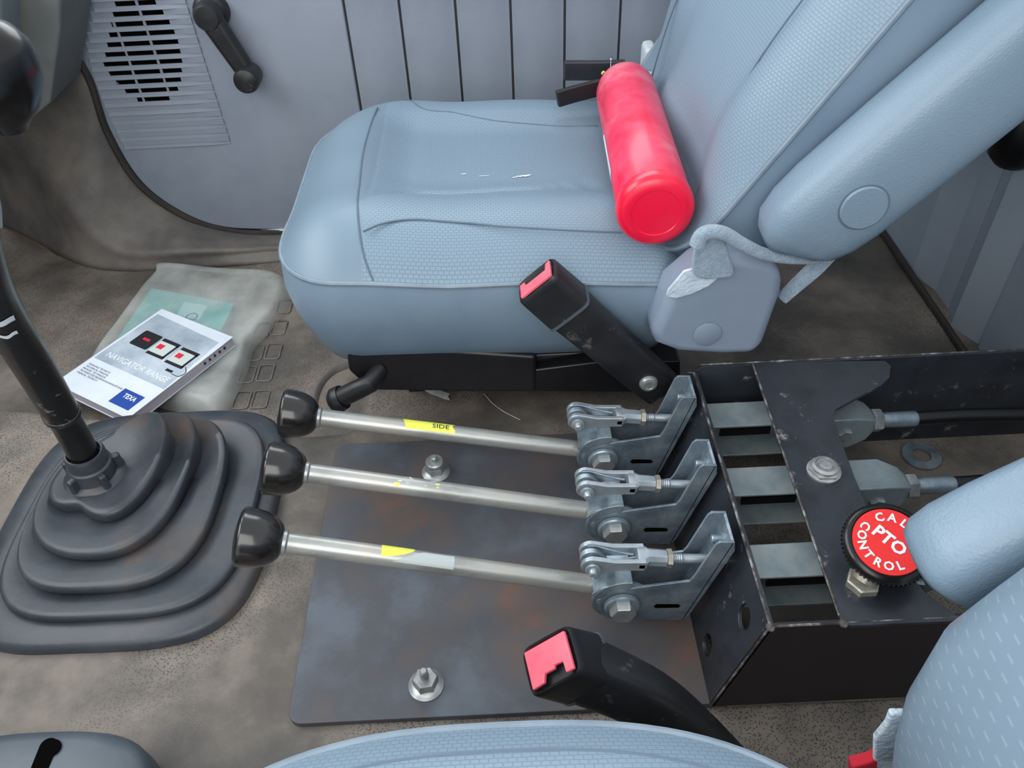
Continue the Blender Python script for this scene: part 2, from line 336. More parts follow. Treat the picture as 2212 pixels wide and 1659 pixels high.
tag(MB().tube([p+V((0.004, -0.004, 0.006)) for p in Ac[12:]], 0.0065, 8).build('trim_3', M['seal']), 'dark rubber seal along the lower front edge of the door', kind='structure')
lip = crom([PS(u, v, floor_h, 0.0) for u, v in ((676, 905), (680, 868), (694, 832), (722, 804), (765, 786))], 6)
tag(MB().tube([p+V((0, 0, 0.001)) for p in lip], 0.0065, 8, sy=0.7).build('trim_5', M['matside']), 'curved raised rubber lip at the corner of the passenger seat plinth', kind='structure')
tag(MB().box(PY(1400, 142, 1.42), (0.022, 0.05, 0.075)).build('trim_6', M['white'], bevel=0.008), 'pale pillar trim block behind the passenger backrest', kind='structure')
# door
fe = [PY(205, -160, YD), PY(183, 60, YD), PY(183, 140, YD), PY(240, 288, YD), PY(308, 396, YD), PY(400, 463, YD), PY(490, 492, YD), PY(610, 496, YD)]
front = crom(fe, 8); zb = fe[-1].z
ztop = 0.80
def gx(u0, u1, v1): return 0.5*(PY(u0, 0, YD).x+PY(u1, v1, YD).x)
gr = [gx(740, 775, 200), gx(862, 880, 165), gx(985, 992, 150), gx(1103, 1107, 150), gx(1221, 1219, 150), gx(1342, 1335, 130)]
front[0].z = ztop
back = [V((p.x, YD+0.012, p.z)) for p in front]+[V((0.55, YD+0.012, zb)), V((0.55, YD+0.012, ztop))]
door = tag(MB().prism([back], (0, 0.03, 0)).build('door_1', M['groove']), 'pale grey passenger door with grooved lining and speaker grille', kind='structure')
lp = [V((p.x, YD, p.z)) for p in front]+[V((gr[0]-0.002, YD, zb)), V((gr[0]-0.002, YD, ztop))]
MB().prism([lp], (0, 0.012, 0)).build('lining_panel', M['door'], door, bevel=0.003)
for i, g in enumerate(gr):
    x0 = g+0.002; x1 = (gr[i+1]-0.002) if i < 5 else 0.55
    if i == 5: x1 = g+0.115
    prof = [(x0, 0), (x0+0.024, 0), (x0+0.030, -0.0015), (x1-0.012, -0.0015), (x1-0.006, 0), (x1, 0), (x1, 0.012), (x0, 0.012)]
    MB().prism([[V((a, YD+b, zb)) for a, b in prof]], (0, 0, ztop-zb)).build('lining_panel', M['door'], door, bevel=0.0012)
x0 = gr[5]+0.122
MB().box(((x0+0.55)/2, YD+0.02, (zb+ztop)/2), (0.55-x0, 0.03, ztop-zb)).build('lining_panel', M['wall'], door, bevel=0.003)
tag(MB().box((PY(560, 498, YD).x+0.2, YD-0.002, zb-0.001), (0.56, 0.008, 0.005)).build('sill_strip', M['white'], door, bevel=0.001), 'thin white strip under the door lining')
# speaker grille: ribs proud of the lining with open slots on a dark backing
K = 740/2192.0
rows = [(20, [(730, 862), (880, 995)]), (88, [(718, 888), (905, 1045)]), (150, [(706, 716), (733, 912), (930, 1085)]), (210, [(690, 745), (760, 935), (950, 1115)]),
        (275, [(678, 770), (785, 955), (972, 1140)]), (335, [(664, 795), (808, 978), (995, 1153)]), (400, [(655, 818), (833, 1002), (1018, 1165)]), (465, [(692, 840), (855, 1023), (1040, 1165)]),
        (525, [(738, 862), (877, 1045), (1058, 1160)]), (582, [(796, 885), (900, 1066), (1080, 1140)]), (640, [(875, 908), (922, 1085)])]
YG = YD-0.006
rz = [PY(910*K, r[0]*K, YG).z for r in rows]; pit = (rz[0]-rz[-1])/10
def doorx(z):   # front edge of the door at height z
    best = min(front, key=lambda p: abs(p.z-z)); return best.x
def ribend(z):
    a, b = PY(398, 0, YG), PY(487, 280, YG); t = (z-a.z)/(b.z-a.z); return a.x+t*(b.x-a.x)
sx0, sx1 = PY(215, 130, YG).x, PY(398, 130, YG).x
MB().prism([[V((x, YD-0.0005, z)) for x, z in ((PY(240, 0, YG).x, rz[0]+0.03), (PY(345, 0, YG).x, rz[0]+0.03), (PY(402, 120, YG).x, rz[6]), (PY(400, 180, YG).x, rz[9]), (PY(376, 205, YG).x, rz[10]-0.008), (PY(290, 215, YG).x, rz[10]-0.008), (PY(212, 130, YG).x, rz[6]))]], (0, -0.0012, 0)).build('speaker_backing', M['hole'], door)
sh = 0.0085   # slot height
def rib(z0, z1, xa, xb, dep=0.006, sl=0.0):
    sec = lambda x, d: [V((x, YD-d, z0)), V((x, YD-d*0.55, z1)), V((x, YD+0.001, z1)), V((x, YD+0.001, z0))]
    return MB().loft([sec(xa, dep), sec(xa+(xb-xa)*0.8, dep), sec(xb, dep*0.3)])
for k in range(-3, 16):
    zc = rz[0]-pit*k
    zu = zc-sh/2; zl = zc-pit+sh/2       # solid bar below slot row k
    ze = (zu+zl)/2
    xa = doorx(ze)+0.012; xb = ribend(ze)
    if xb-xa < 0.02: continue
    rib(zl, zu, xa, xb, 0.006 if k < 12 else 0.004).build('grille_rib', M['door'], door, bevel=0.0015)
    # slot row fillers
    sp = rows[k][1] if 0 <= k <= 10 else []
    if k < 0: sp = [(760+14*k*-1, 862), (880, 960+k*20)]
    xs = []
    for a, b in sp:
        v = rows[k][0] if k >= 0 else 0
        xs += [PY(a*K, v*K, YG).x, PY(b*K, v*K, YG).x] if k >= 0 else [PY(a*K, 5, YG).x, PY(b*K, 5, YG).x]
    ed = [xa]+xs+[xb]
    for j in range(0, len(ed), 2):
        if ed[j+1]-ed[j] > 0.0012:
            MB().box(((ed[j]+ed[j+1])/2, YD-0.002, zc), (ed[j+1]-ed[j], 0.0035, sh+0.001)).build('grille_bridge', M['door'], door)
# window crank
c0, c1 = PY(459, 22, YD), PY(545, 150, YD)
arm_d = (c1-c0).normalized(); nY = V((0, -1, 0)); side = arm_d.cross(nY)
cr = tag(MB().lathe(c0, nY, [(0.030, 0), (0.030, 0.012), (0.026, 0.02), (0.018, 0.024)]).build('window_crank', M['black'], door), 'black window crank')
def armloop(w0, w1, y): return [c0+side*w0+nY*y, c1+side*w1+nY*y, c1-side*w1+nY*y, c0-side*w0+nY*y]
MB().loft([armloop(0.013, 0.013, 0.018), armloop(0.021, 0.017, 0.022), armloop(0.021, 0.017, 0.034), armloop(0.014, 0.011, 0.042)]).build('crank_arm', M['black'], cr, bevel=0.004)
MB().lathe(c1, nY, [(0.019, 0.014), (0.022, 0.02), (0.022, 0.052), (0.02, 0.058), (0.013, 0.062), (0.0, 0.063)]).build('crank_knob', M['black'], cr)
MB().lathe(c0, nY, [(0.024, 0.016), (0.024, 0.036), (0.019, 0.044), (0.0, 0.046)]).build('crank_hub', M['black'], cr)
# rear wall
XW = 0.765
yy = [PX(u, v, XW).y for u, v in ((1930, 490), (2003, 572), (2030, 606), (2058, 650), (2085, 690), (2112, 735))]
prof = [(1.9, XW-0.018), (yy[1]+0.008, XW-0.018), (yy[2], XW), (yy[3]+0.003, XW), (yy[3]+0.0015, XW+0.006), (yy[3]-0.0015, XW+0.006), (yy[3]-0.003, XW-0.002), (yy[4]+0.006, XW-0.016), (yy[5]+0.006, XW+0.006), (yy[5]+0.002, XW+0.012), (yy[5]-0.001, XW+0.012), (yy[5]-0.004, XW+0.004),
        (yy[5]-0.13, XW-0.004), (yy[5]-0.16, XW+0.012), (0.5, XW+0.012), (-0.45, XW+0.012)]
m = MB().loft([[V((x, y, z)) for y, x in prof] for z in (-0.09, 0.85)], caps=False, closed=False)
wall = tag(m.build('wall_rear', M['wall'], smooth=False, solid=0.002), 'pale blue grey ribbed sheet metal rear wall of the cab', kind='structure')
tag(MB().tube([V((XW-0.028, 1.45, -0.07)), V((XW-0.03, yy[5], -0.072)), V((XW-0.03, 0.3, -0.072))], 0.006, 8).build('trim_4', M['seal']), 'dark edge where the floor meets the rear wall', kind='structure')
p = PX(2215, 270, XW-0.04)
m = MB(); m.lathe(p+V((0, 0.0, -0.06)), (0, 0, 1), [(0.02, 0), (0.034, 0.015), (0.04, 0.05), (0.036, 0.1), (0.02, 0.12)], 16)
strap = tag(m.build('black_cap', M['cable'], bevel=0.004), 'small black padded hook cover on the rear wall', 'hook')
tag(MB().box((-1.16, 0.72, 0.28), (0.03, 2.3, 0.84)).build('wall_front', M['matside']), 'dark firewall below the windshield', kind='structure')
tag(MB().box((-0.185, 1.565, 0.37), (1.95, 0.03, 0.92)).build('wall_passenger_side', M['wall']), 'grey cab side around the passenger door', kind='structure')
# lower dashboard at the passenger side
dsh = thing('dashboard', PY(120, 150, 1.30), 'grey lower dashboard corner above the footwell', 'dashboard')
o1 = [PY(u, v, 1.45) for u, v in ((108, -120), (205, -120), (200, 0), (176, 152), (112, 206), (88, 214), (108, 60))]
MB().prism([o1], (0, -0.14, 0)).build('end_panel', M['dashside'], dsh, bevel=0.006)
o2 = [PY(u, v, 1.44) for u, v in ((-180, -120), (118, -120), (112, 40), (92, 190), (-10, 290), (-180, 300))]
MB().prism([o2], (0, -0.20, 0)).build('lower_panel', M['dash'], dsh, bevel=0.014, seg=3)
# ================================================================== PASSENGER SEAT
def rring(x0, x1, y0, y1, rs, d, n=10, e=12):
    """rounded rectangle ring, corners (x1,y1),(x0,y1),(x0,y0),(x1,y0), inset d"""
    x0 += d; x1 -= d; y0 += d; y1 -= d; out = []
    cs = [(x1, y1, -1, -1, 0), (x0, y1, 1, -1, pi/2), (x0, y0, 1, 1, pi), (x1, y0, -1, 1, 1.5*pi)]
    pts = []
    for (cx, cy, sx, sy, a0), r in zip(cs, rs):
        r = max(r-d, 0.006)
        pts.append([(cx+sx*r+r*math.cos(a0+k*pi/2/n), cy+sy*r+r*math.sin(a0+k*pi/2/n)) for k in range(n+1)])
    for i in range(4):
        out += pts[i]; a, b = pts[i][-1], pts[(i+1) % 4][0]
        out += [(a[0]+(b[0]-a[0])*k/e, a[1]+(b[1]-a[1])*k/e) for k in range(1, e)]
    return out
CX0, CX1, CY0, CY1 = -0.275, 0.225, 0.785, 1.275; CR = (0.06, 0.16, 0.085, 0.05)
def seam_y(x): return 0.955-0.05*math.exp(-((x+0.21)/0.05)**2)+0.01*math.sin(x*9)
def topfn(x, y):
    c = S(0.90, 1.0, y)*(1-S(1.13, 1.22, y))*S(-0.2, -0.12, x)
    z = 0.292-0.020*c-0.012*S(0.0, 0.22, x)+0.012*S(-0.05, -0.2, x)*1.0
    z -= 0.007*math.exp(-((y-seam_y(x))/0.010)**2)*S(-0.18, -0.15, x)*(1-S(0.1, 0.2, x))
    z += 0.006*math.exp(-((y-0.89)/0.04)**2)
    return z
def cz(x, y, d):
    e = max(0, 1-d/0.085)
    return topfn(x, y)-0.042*e**2.2
pseat = thing('passenger_seat', (-0.02, 1.03, floor_h(0, 1.0)), 'blue grey vinyl passenger seat with folded armrest, beside the door', 'seat')
def cushion(parent, x0, x1, y0, y1, rs, zfn, zbot, material, wallmat, side=None):
    cx, cy = (x0+x1)/2, (y0+y1)/2
    base = rring(x0, x1, y0, y1, rs, 0); zs = [zfn(x, y, 0) for x, y in base]
    rings = []
    for d, f in ((0.06, -0.02), (0.045, 0.0), (0.028, 0.10), (0.012, 0.30), (0.0, 0.55), (-0.005, 0.75), (-0.003, 0.92), (0.0, 1.0)):
        rings.append([V((x, y, zbot+(zs[i]-zbot)*f)) for i, (x, y) in enumerate(rring(x0, x1, y0, y1, rs, d))])
    sidewall = MB().loft(rings, caps=False)
    sidewall.add(rings[0], [tuple(range(len(rings[0])))])
    ob = sidewall.build('cushion_side', wallmat, parent, ang=80)
    rt = [[V((x, y, zfn(x, y, d))) for x, y in rring(x0, x1, y0, y1, rs, d)] for d in (0, 0.004, 0.009, 0.016, 0.025, 0.036, 0.05, 0.066, 0.085)]
    last = rring(x0, x1, y0, y1, rs, 0.085)
    for k in range(1, 41):
        s = 1-k/40*0.995
        rt.append([V((cx+(x-cx)*s, cy+(y-cy)*s, zfn(cx+(x-cx)*s, cy+(y-cy)*s, 1))) for x, y in last])
    t = MB().loft(rt, caps=False); t.f.append(tuple((len(rt)-1)*len(last)+k for k in range(len(last))))
    top = t.build('cushion_top', material, parent, ang=80)
    pp = [p+V((0, 0, 0.0)) for p in rt[0]]
    MB().tube(pp+[pp[0]], 0.0032, 8).build('piping', M['piping'], top)
    return top
ctop = cushion(pseat, CX0, CX1, CY0, CY1, CR, cz, 0.105, M['weave'], M['vinyl'])
def seam(pts, r=0.0011, fn=topfn, lift=0.0, name='seam', par=None):
    q = crom([PS(u, v, fn) for u, v in pts], 8)
    q = [V((p.x, p.y, fn(p.x, p.y)+lift)) for p in q]
    return MB().tube(q, r, 6).build(name, M['seam'], par or ctop)
fnz = lambda x, y: cz(x, y, max(0.0, min(x-CX0, CX1-x, y-CY0, CY1-y)))
seam([(815, 232), (800, 270), (782, 340), (773, 420), (776, 500), (788, 560), (806, 606)], 0.0013, fnz)
seam([(785, 500), (830, 482), (900, 474), (1000, 481), (1100, 490), (1220, 497), (1345, 502)], 0.0013)
seam([(850, 216), (900, 226), (980, 243), (1080, 262), (1200, 272), (1290, 272)], 0.0009, fnz)
for (u, v), w, h in (((1002, 377), 0.004, 0.0012), ((1045, 381), 0.010, 0.0007), ((1112, 384), 0.005, 0.0012), ((1122, 382), 0.006, 0.0016), ((1133, 381), 0.007, 0.0018), ((1143, 379), 0.004, 0.0012)):
    p = PS(u, v, topfn); n_ = 9
    MB().add([V((p.x+w*math.cos(2*pi*k/n_)*random.uniform(.6, 1.1), p.y+h*math.sin(2*pi*k/n_)*random.uniform(.6, 1.3), topfn(p.x, p.y)+0.0009)) for k in range(n_)], [tuple(range(n_))]).build('scuff_mark', M['white'], ctop, fix=False)
# backrest
BO = V((0.196, 0, 0.27))
def bp(u, v, n): return BO+V((0, u, 0))+BV*v+BN*n
def bring(d): return rring(-0.02, 0.52, 0.772, 1.262, (0.05, 0.10, 0.10, 0.05), d)
def bn(v, u, d):
    e = max(0, 1-d/0.075)
    c = S(0.05, 0.13, u-0.772)*(1-S(0.37, 0.45, u-0.772))*S(0.0, 0.1, v)
    return (0.05*(1-e**2.3)-0.024*c)*(0.15+0.85*S(-0.02, 0.2, v))-0.03*(1-S(0.0, 0.14, v))*(1-S(0.18, 0.3, u-0.772))*(1-e)+S(0.30, 0.44, u-0.772)*(1-e)*(0.035*S(0.12, 0.36, v)-0.035*(1-S(0.05, 0.2, v)))
rings = []
for d, n in ((0.05, -0.105), (0.02, -0.10), (0.005, -0.085), (0.0, -0.06), (-0.003, -0.03), (0, 0.0)):
    rings.append([bp(u, v, n) for v, u in bring(d)])
t = MB().loft(rings, caps=False); t.add(rings[0], [tuple(range(len(rings[0])))])
t.build('backrest_shell', M['vinyl'], pseat, ang=80)
rt = [[bp(u, v, bn(v, u, d)) for v, u in bring(d)] for d in (0, 0.004, 0.009, 0.016, 0.025, 0.036, 0.05, 0.075)]
last = bring(0.075); cv, cu_ = 0.25, 1.017
for k in range(1, 41):
    s = 1-k/40*0.995
    rt.append([bp(cu_+(u-cu_)*s, cv+(v-cv)*s, bn(cv+(v-cv)*s, cu_+(u-cu_)*s, 1)) for v, u in last])
t = MB().loft(rt, caps=False); t.f.append(tuple((len(rt)-1)*len(last)+k for k in range(len(last))))
bfront = t.build('backrest', M['weaveback'], pseat, ang=80)
MB().tube(rt[0]+[rt[0][0]], 0.0034, 8).build('piping', M['piping'], bfront)
for us, r in (((0.85, 0.86, 0.872), 0.0011), ((1.20, 1.185, 1.172), 0.0011)):
    q = crom([bp(us[0], 0.0, bn(0.0, us[0], 1)), bp(us[1], 0.2, bn(0.2, us[1], 1)), bp(us[2], 0.46, bn(0.46, us[2], 1))], 14)
    MB().tube(q, r, 6).build('seam', M['seam'], bfront)
# armrest (folded up along the backrest)
def armrest(parent, piv, ang, L, hw, y0, y1, name='armrest', tail=0.085, mt='vinylgrain', blunt=False):
    a = V((math.sin(ang), 0, math.cos(ang))); b = V((-math.cos(ang), 0, math.sin(ang))); piv = V(piv)
    ym = (y0+y1)/2; hy = (y1-y0)/2
    rings = []
    for t, s in ((-tail, 0.35), (-tail+0.006, 0.62), (-tail+0.018, 0.83), (-tail+0.04, 0.95), (-tail+0.07, 1.0), (0.06, 1.0), (0.2, 0.97), (L-0.05, 0.92), (L, 0.6)) if not blunt else ((-tail, 0.62), (-tail+0.003, 0.80), (-tail+0.010, 0.92), (-tail+0.024, 0.99), (-tail+0.05, 1.02), (0.06, 1.0), (0.2, 0.97), (L-0.05, 0.92), (L, 0.6)):
        ring = []
        for k in range(40):
            th = 2*pi*k/40; c, sn = math.cos(th), math.sin(th)
            sg = lambda q: math.copysign(abs(q)**0.62, q)
            # the blunt end leans: front face reaches further down
            off = -0.010*sg(c)*S(0.05, -tail, t)
            ring.append(piv+a*(t+off)+b*(sg(c)*hw*s)+V((0, ym-piv.y+sg(sn)*hy*(0.25+0.75*s), 0)))
        rings.append(ring)
    o = MB().loft(rings).build(name, M[mt], parent, ang=80)
    return o, a, b
PV = PY(1862, 443, 0.70)
ar, aa, ab = armrest(pseat, (PV.x, 0.735, PV.z), math.radians(42), 0.42, 0.054, 0.695, 0.770)
MB().lathe((PV.x, 0.6965, PV.z), (0, -1, 0), [(0.0235, 0), (0.0235, 0.0025), (0.022, 0.0042), (0.0, 0.0046)]).build('pivot_cap', M['vinylgrain'], ar)
m = MB().lathe((PV.x, 0.6965, PV.z), (0, -1, 0), [(0.0247, 0), (0.0247, 0.002), (0.0237, 0.002), (0.0237, 0)], caps=False); m.build('cap_joint', M['seam'], ar)
# recliner cover, fleece strap
oc = [PY(u, v, 0.738) for u, v in ((1500, 588), (1446, 634), (1432, 670), (1405, 728), (1418, 748), (1466, 766), (1560, 772), (1634, 770), (1652, 745), (1690, 640), (1696, 596), (1672, 570), (1600, 556), (1545, 560))]
rc = MB().prism([oc], (0, 0.055, 0)).build('recliner_cover', M['recl'], pseat, bevel=0.014, seg=4)
q = PY(1528, 722, 0.737)
MB().lathe(q, (0, -1, 0), [(0.0165, 0), (0.0165, 0.0008), (0.0155, 0.0014), (0.0, 0.0016)]).build('cover_cap', M['recl'], rc)
oc = [PY(u, v, 0.7355) for u, v in ((1497, 582), (1478, 588), (1444, 628), (1440, 640), (1460, 644), (1490, 636), (1530, 618), (1552, 600), (1530, 592))]
tag(MB().prism([oc], (0, 0.004, 0)).build('torn_lining', M['lining'], rc), 'white torn lining patch')
oc = crom([PY(u, v, 0.728) for u, v in ((1508, 512), (1500, 545), (1496, 585), (1510, 602), (1540, 604), (1584, 596), (1578, 560), (1566, 520), (1540, 498))], 5, True)
st = MB().prism([oc], (0, 0.008, 0)).build('fleece_flap', M['fuzzy'], pseat, bevel=0.003)
path = crom([PY(u, v, y) for u, v, y in ((1506, 530, 0.722), (1516, 508, 0.722), (1540, 500, 0.722), (1568, 506, 0.722), (1605, 528, 0.722), (1650, 548, 0.724), (1710, 558, 0.726), (1768, 556, 0.73), (1800, 540, 0.74))], 8)
MB().tube(path, [0.0085-0.003*i/len(path) for i in range(len(path))], 12).build('fleece_strap', M['fuzzy'], pseat)
path = crom([PY(u, v, y) for u, v, y in ((1800, 540, 0.742), (1760, 580, 0.745), (1716, 620, 0.75), (1690, 645, 0.755))], 6)
MB().tube(path, [0.010-0.004*abs(i/len(path)-0.3) for i in range(len(path))], 10, sy=0.5).build('fleece_strap', M['fuzzy'], pseat)
# seat base: slide rail, raiser, feet, release bar
YR = 0.805
pts = [PY(u, v, YR) for u, v in ((746, 742), (1160, 770), (1158, 850), (800, 846), (752, 802))]
base = MB().prism([pts], (0, 0.05, 0)).build('slide_rail', M['railblack'], pseat, bevel=0.006, seg=3)
pts = [PY(u, v, YR+0.004) for u, v in ((1150, 800), (1290, 782), (1470, 780), (1470, 850), (1150, 846))]
MB().prism([pts], (0, 0.045, 0)).build('raiser_plate', M['railblack'], pseat, bevel=0.003)
p0, p1 = PY(742, 856, 0.79), PY(800, 828, 0.79)
MB().tube([p0, p0.lerp(p1, 0.5), p1, p1+V((0.012, 0.02, 0.006))], [0.0165, 0.0165, 0.016, 0.014], 14, sy=0.8).build('release_bar', M['black'], pseat)
q = PY(727, 858, 0.795)
MB().lathe(p0+V((-0.006, 0, -0.004)), (p0-p1), [(0.0165, -0.006), (0.0175, 0), (0.0175, 0.006), (0.013, 0.012), (0.0, 0.0125)], 18).build('bar_end', M['black'], pseat)
zb0 = PY(1000, 835, YR).z
for x in (-0.13, 0.12):
    MB().box((x, 0.90, (zb0+0.02+floor_h(x, .90))/2), (0.045, 0.03, zb0+0.02-floor_h(x, .90)+0.004)).build('foot', M['railblack'], pseat, bevel=0.003)
    MB().box((x, 1.22, (0.10+floor_h(x, 1.22))/2), (0.045, 0.03, 0.10-floor_h(x, 1.22)+0.02)).build('foot', M['railblack'], pseat, bevel=0.003)
MB().box((-0.02, 1.03, 0.088), (0.36, 0.40, 0.03)).build('seat_pan', M['railblack'], pseat, bevel=0.005)
# ================================================================== DRIVER SEAT (only its inboard edge is in view)
dseat = thing('driver_seat', (0.0, 0.0, floor_h(0, 0.0)), 'blue grey driver seat of dash patterned fabric with raised armrest', 'seat')
DY1 = 0.256
def dz(x, y, d):
    e = max(0, 1-d/0.075); return 0.288-0.030*e**2.2-0.05*(x+0.01)**2
def dring(d, n=120):
    out = []
    for k in range(n):
        th = 2*pi*k/n; c, s = math.cos(th), math.sin(th)
        sg = lambda q, e: math.copysign(abs(q)**e, q)
        out.append((-0.02+sg(c, 0.75)*(0.27-d), 0.01+sg(s, 0.75)*(DY1-0.01-d)))
    return out
b0 = dring(0); zs = [dz(x, y, 0) for x, y in b0]; rings = []
for d, f in ((0.05, 0.0), (0.03, 0.1), (0.012, 0.3), (0.0, 0.6), (-0.004, 0.85), (0, 1)):
    rings.append([V((x, y, 0.09+(zs[i]-0.09)*f)) for i, (x, y) in enumerate(dring(d))])
t = MB().loft(rings, caps=False); t.add(rings[0], [tuple(range(120))]); t.build('cushion_side', M['vinyl'], dseat, ang=80)
rt = [[V((x, y, dz(x, y, d))) for x, y in dring(d)] for d in (0, 0.004, 0.009, 0.016, 0.025, 0.036, 0.05, 0.075, 0.11, 0.15, 0.2, 0.24)]
t = MB().loft(rt, caps=False); t.f.append(tuple(11*120+k for k in range(120)))
M['dcush'] = weave('driver_cushion_weave', (117, 136, 152), ((1, 0, 0), (0, 1, 0)), (0.0060, 0.0036), strength=0.35)
dt = t.build('cushion_top', M['dcush'], dseat, ang=80)
MB().tube(rt[0]+[rt[0][0]], 0.003, 8).build('piping', M['piping'], dt)
MB().tube(rt[4]+[rt[4][0]], 0.0012, 6).build('seam', M['seam'], dt)
MB().box((0, 0.0, 0.03), (0.36, 0.34, 0.26)).build('seat_base', M['railblack'], dseat, bevel=0.01)
# backrest: stacked sections following the front edge line
edge = [(1905, 1700, 0.245), (1908, 1640, 0.25), (1916, 1560, 0.256), (1938, 1470, 0.264), (2010, 1345, 0.272), (2110, 1265, 0.272), (2212, 1188, 0.272), (2400, 1050, 0.268), (2600, 900, 0.26)]
rings = []
for u, v, y in edge:
    p = PY(u, v, y)
    ring = [V((a, b, p.z)) for a, b in rring(p.x-0.004, p.x+0.15, -0.30, y+0.004, (0.04, 0.034, 0.034, 0.04), 0, 8, 10)]
    rings.append(ring)
db = MB().loft(rings).build('backrest', M['dash_weave'], dseat, ang=80)
oc = [PY(u, v, 0.262) for u, v in ((1925, 1545), (1915, 1570), (1890, 1600), (1888, 1700), (1960, 1700), (1960, 1545))]
MB().prism([oc], (0, 0.006, 0)).build('torn_lining', M['lining'], db, bevel=0.002)
oc = [PY(u, v, 0.262) for u, v in ((1905, 1636), (1880, 1650), (1840, 1660), (1840, 1720), (1920, 1720))]
MB().prism([oc], (0, 0.01, 0)).build('red_cloth', M['redcloth'], db, bevel=0.002)
DPV = PY(2232, 1156, 0.325)
armrest(dseat, (DPV.x, 0.325, DPV.z), math.radians(50), 0.36, 0.055, 0.288, 0.358, tail=0.060, blunt=True)
# ================================================================== FLOOR PLATE
PX0, PX1, PY0, PY1 = -0.243, 0.195, 0.388, 0.777
pl = [(PX1, PY1), (PX1, PY0)]
for cx, cy, a0 in ((PX0+0.014, PY0+0.014, 1.5*pi), (PX0+0.014, PY1-0.014, pi)):
    pl += [(cx+0.014*math.cos(a0-k*pi/12), cy+0.014*math.sin(a0-k*pi/12)) for k in range(7)]
plate = MB().prism([[V((x, y, -0.004)) for x, y in pl]], (0, 0, 0.009)).build('mounting_plate', M['plate'], bevel=0.0012)
tag(plate, 'rust stained dark steel plate bolted to the floor under the control levers', 'metal plate')
ZP = 0.005
for u, v, cap, lab in ((942, 1020, True, None), (921, 1480, False, None)):
    p = PZ(u, v, ZP)
    fl = MB().lathe(p, (0, 0, 1), [(0.0185, 0), (0.0185, 0.0015), (0.016, 0.003), (0.012, 0.0055)]).build('flange_nut', M['nutmat'], plate)
    MB().hexa(p+V((0, 0, 0.004)), (0, 0, 1), 0.0135, 0.011, 0.4).build('nut', M['nutmat'], fl)
    if cap: MB().lathe(p+V((0, 0, 0.015)), (0, 0, 1), [(0.0095, 0), (0.012, 0.002), (0.012, 0.006), (0.0105, 0.0075), (0.0048, 0.0078)]).build('cap_washer', M['nutmat'], fl)
    MB().lathe(p+V((0, 0, 0.012)), (0, 0, 1), [(0.0044, 0), (0.0044, 0.005), (0.0048, 0.006), (0.0044, 0.007), (0.0048, 0.008), (0.0044, 0.009), (0.0048, 0.010), (0.0044, 0.011), (0.0044, 0.0165), (0.003, 0.018)], 14).build('stud', M['nutmat'], fl)
# ================================================================== LEVER HOUSING BOX
ZB = 0.15; BY0, BY1 = 0.385, 0.740
def fx(z): return 0.182+(0.218-0.182)*z/ZB
hb = thing('lever_housing', (0.40, 0.56, ZP), 'open black steel housing with cross strip behind the control levers', 'metal box')
def fp(y, z, off=0.0): return V((fx(z)+off, y, z))
hol = []
for u, v, rz_ in ((1607, 1333, 0.0125), (1527, 1393, 0.0115)):
    z = 0.1
    for _ in range(40):
        p = PZ(u, v, z); z += 0.3*((p.x-0.182)/(0.218-0.182)*ZB-z)*0.2
    y = p.y; hol.append([fp(y+rz_*math.cos(2*pi*k/20), z+rz_*math.sin(2*pi*k/20)) for k in range(20)])
outer = [fp(BY0, ZP), fp(BY1, ZP), fp(BY1, ZB-0.012), fp(BY1-0.014, ZB), fp(BY0, ZB)]
MB().prism([outer]+hol, (0.004, 0, 0)).build('front_panel', M['blackpaint'], hb, bevel=0.0006)
XE = 0.74
MB().prism([[V((fx(ZP), BY0, ZP)), V((XE, BY0, ZP)), V((XE, BY0, ZB)), V((fx(ZB), BY0, ZB))]], (0, 0.004, 0)).build('side_panel', M['blackpaint2'], hb, bevel=0.0005)
MB().prism([[V((fx(ZP), BY1, ZP)), V((XE, BY1, ZP)), V((XE, BY1, ZB)), V((fx(ZB)+0.012, BY1, ZB)), V((fx(ZB)-0.002, BY1, ZB-0.012))]], (0, -0.004, 0)).build('side_panel', M['blackpaint'], hb, bevel=0.0005)
MB().box((0.47, (BY0+BY1)/2, ZP/2+0.001), (0.54, BY1-BY0, 0.003)).build('bottom_panel', M['mat_'], hb)
ss = [PZ(u, v, ZB+0.001) for u, v in ((1625, 786), (1700, 782), (1800, 780), (1912, 779), (1925, 790), (1922, 815), (1905, 832), (1850, 860), (1806, 884), (1800, 898), (1806, 920), (1846, 1030), (1885, 1120), (1930, 1200), (2000, 1280), (2080, 1340), (1838, 1352), (1822, 1345), (1812, 1330))]
bar = MB().prism([ss], (0, 0, -0.004)).build('cross_strip', M['blackpaint'], hb, bevel=0.0006)
p = PZ(1779, 1018, ZB+0.001)
nb = MB().lathe(p, (0, 0, 1), [(0.0175, 0), (0.0175, 0.002), (0.0155, 0.003)]).build('washer', M['nutmat'], bar)
MB().hexa(p+V((0, 0, 0.002)), (0, 0, 1), 0.0165, 0.004, 0.2).build('nut', M['nutmat'], nb)
MB().lathe(p+V((0, 0, 0.005)), (0, 0, 1), [(0.0135, 0), (0.0135, 0.004), (0.0105, 0.0055), (0.0095, 0.0035), (0.0075, 0.003), (0.0068, 0.006), (0.004, 0.0068), (0.0, 0.0062)], 24).build('grommet', M['nutmat'], nb)
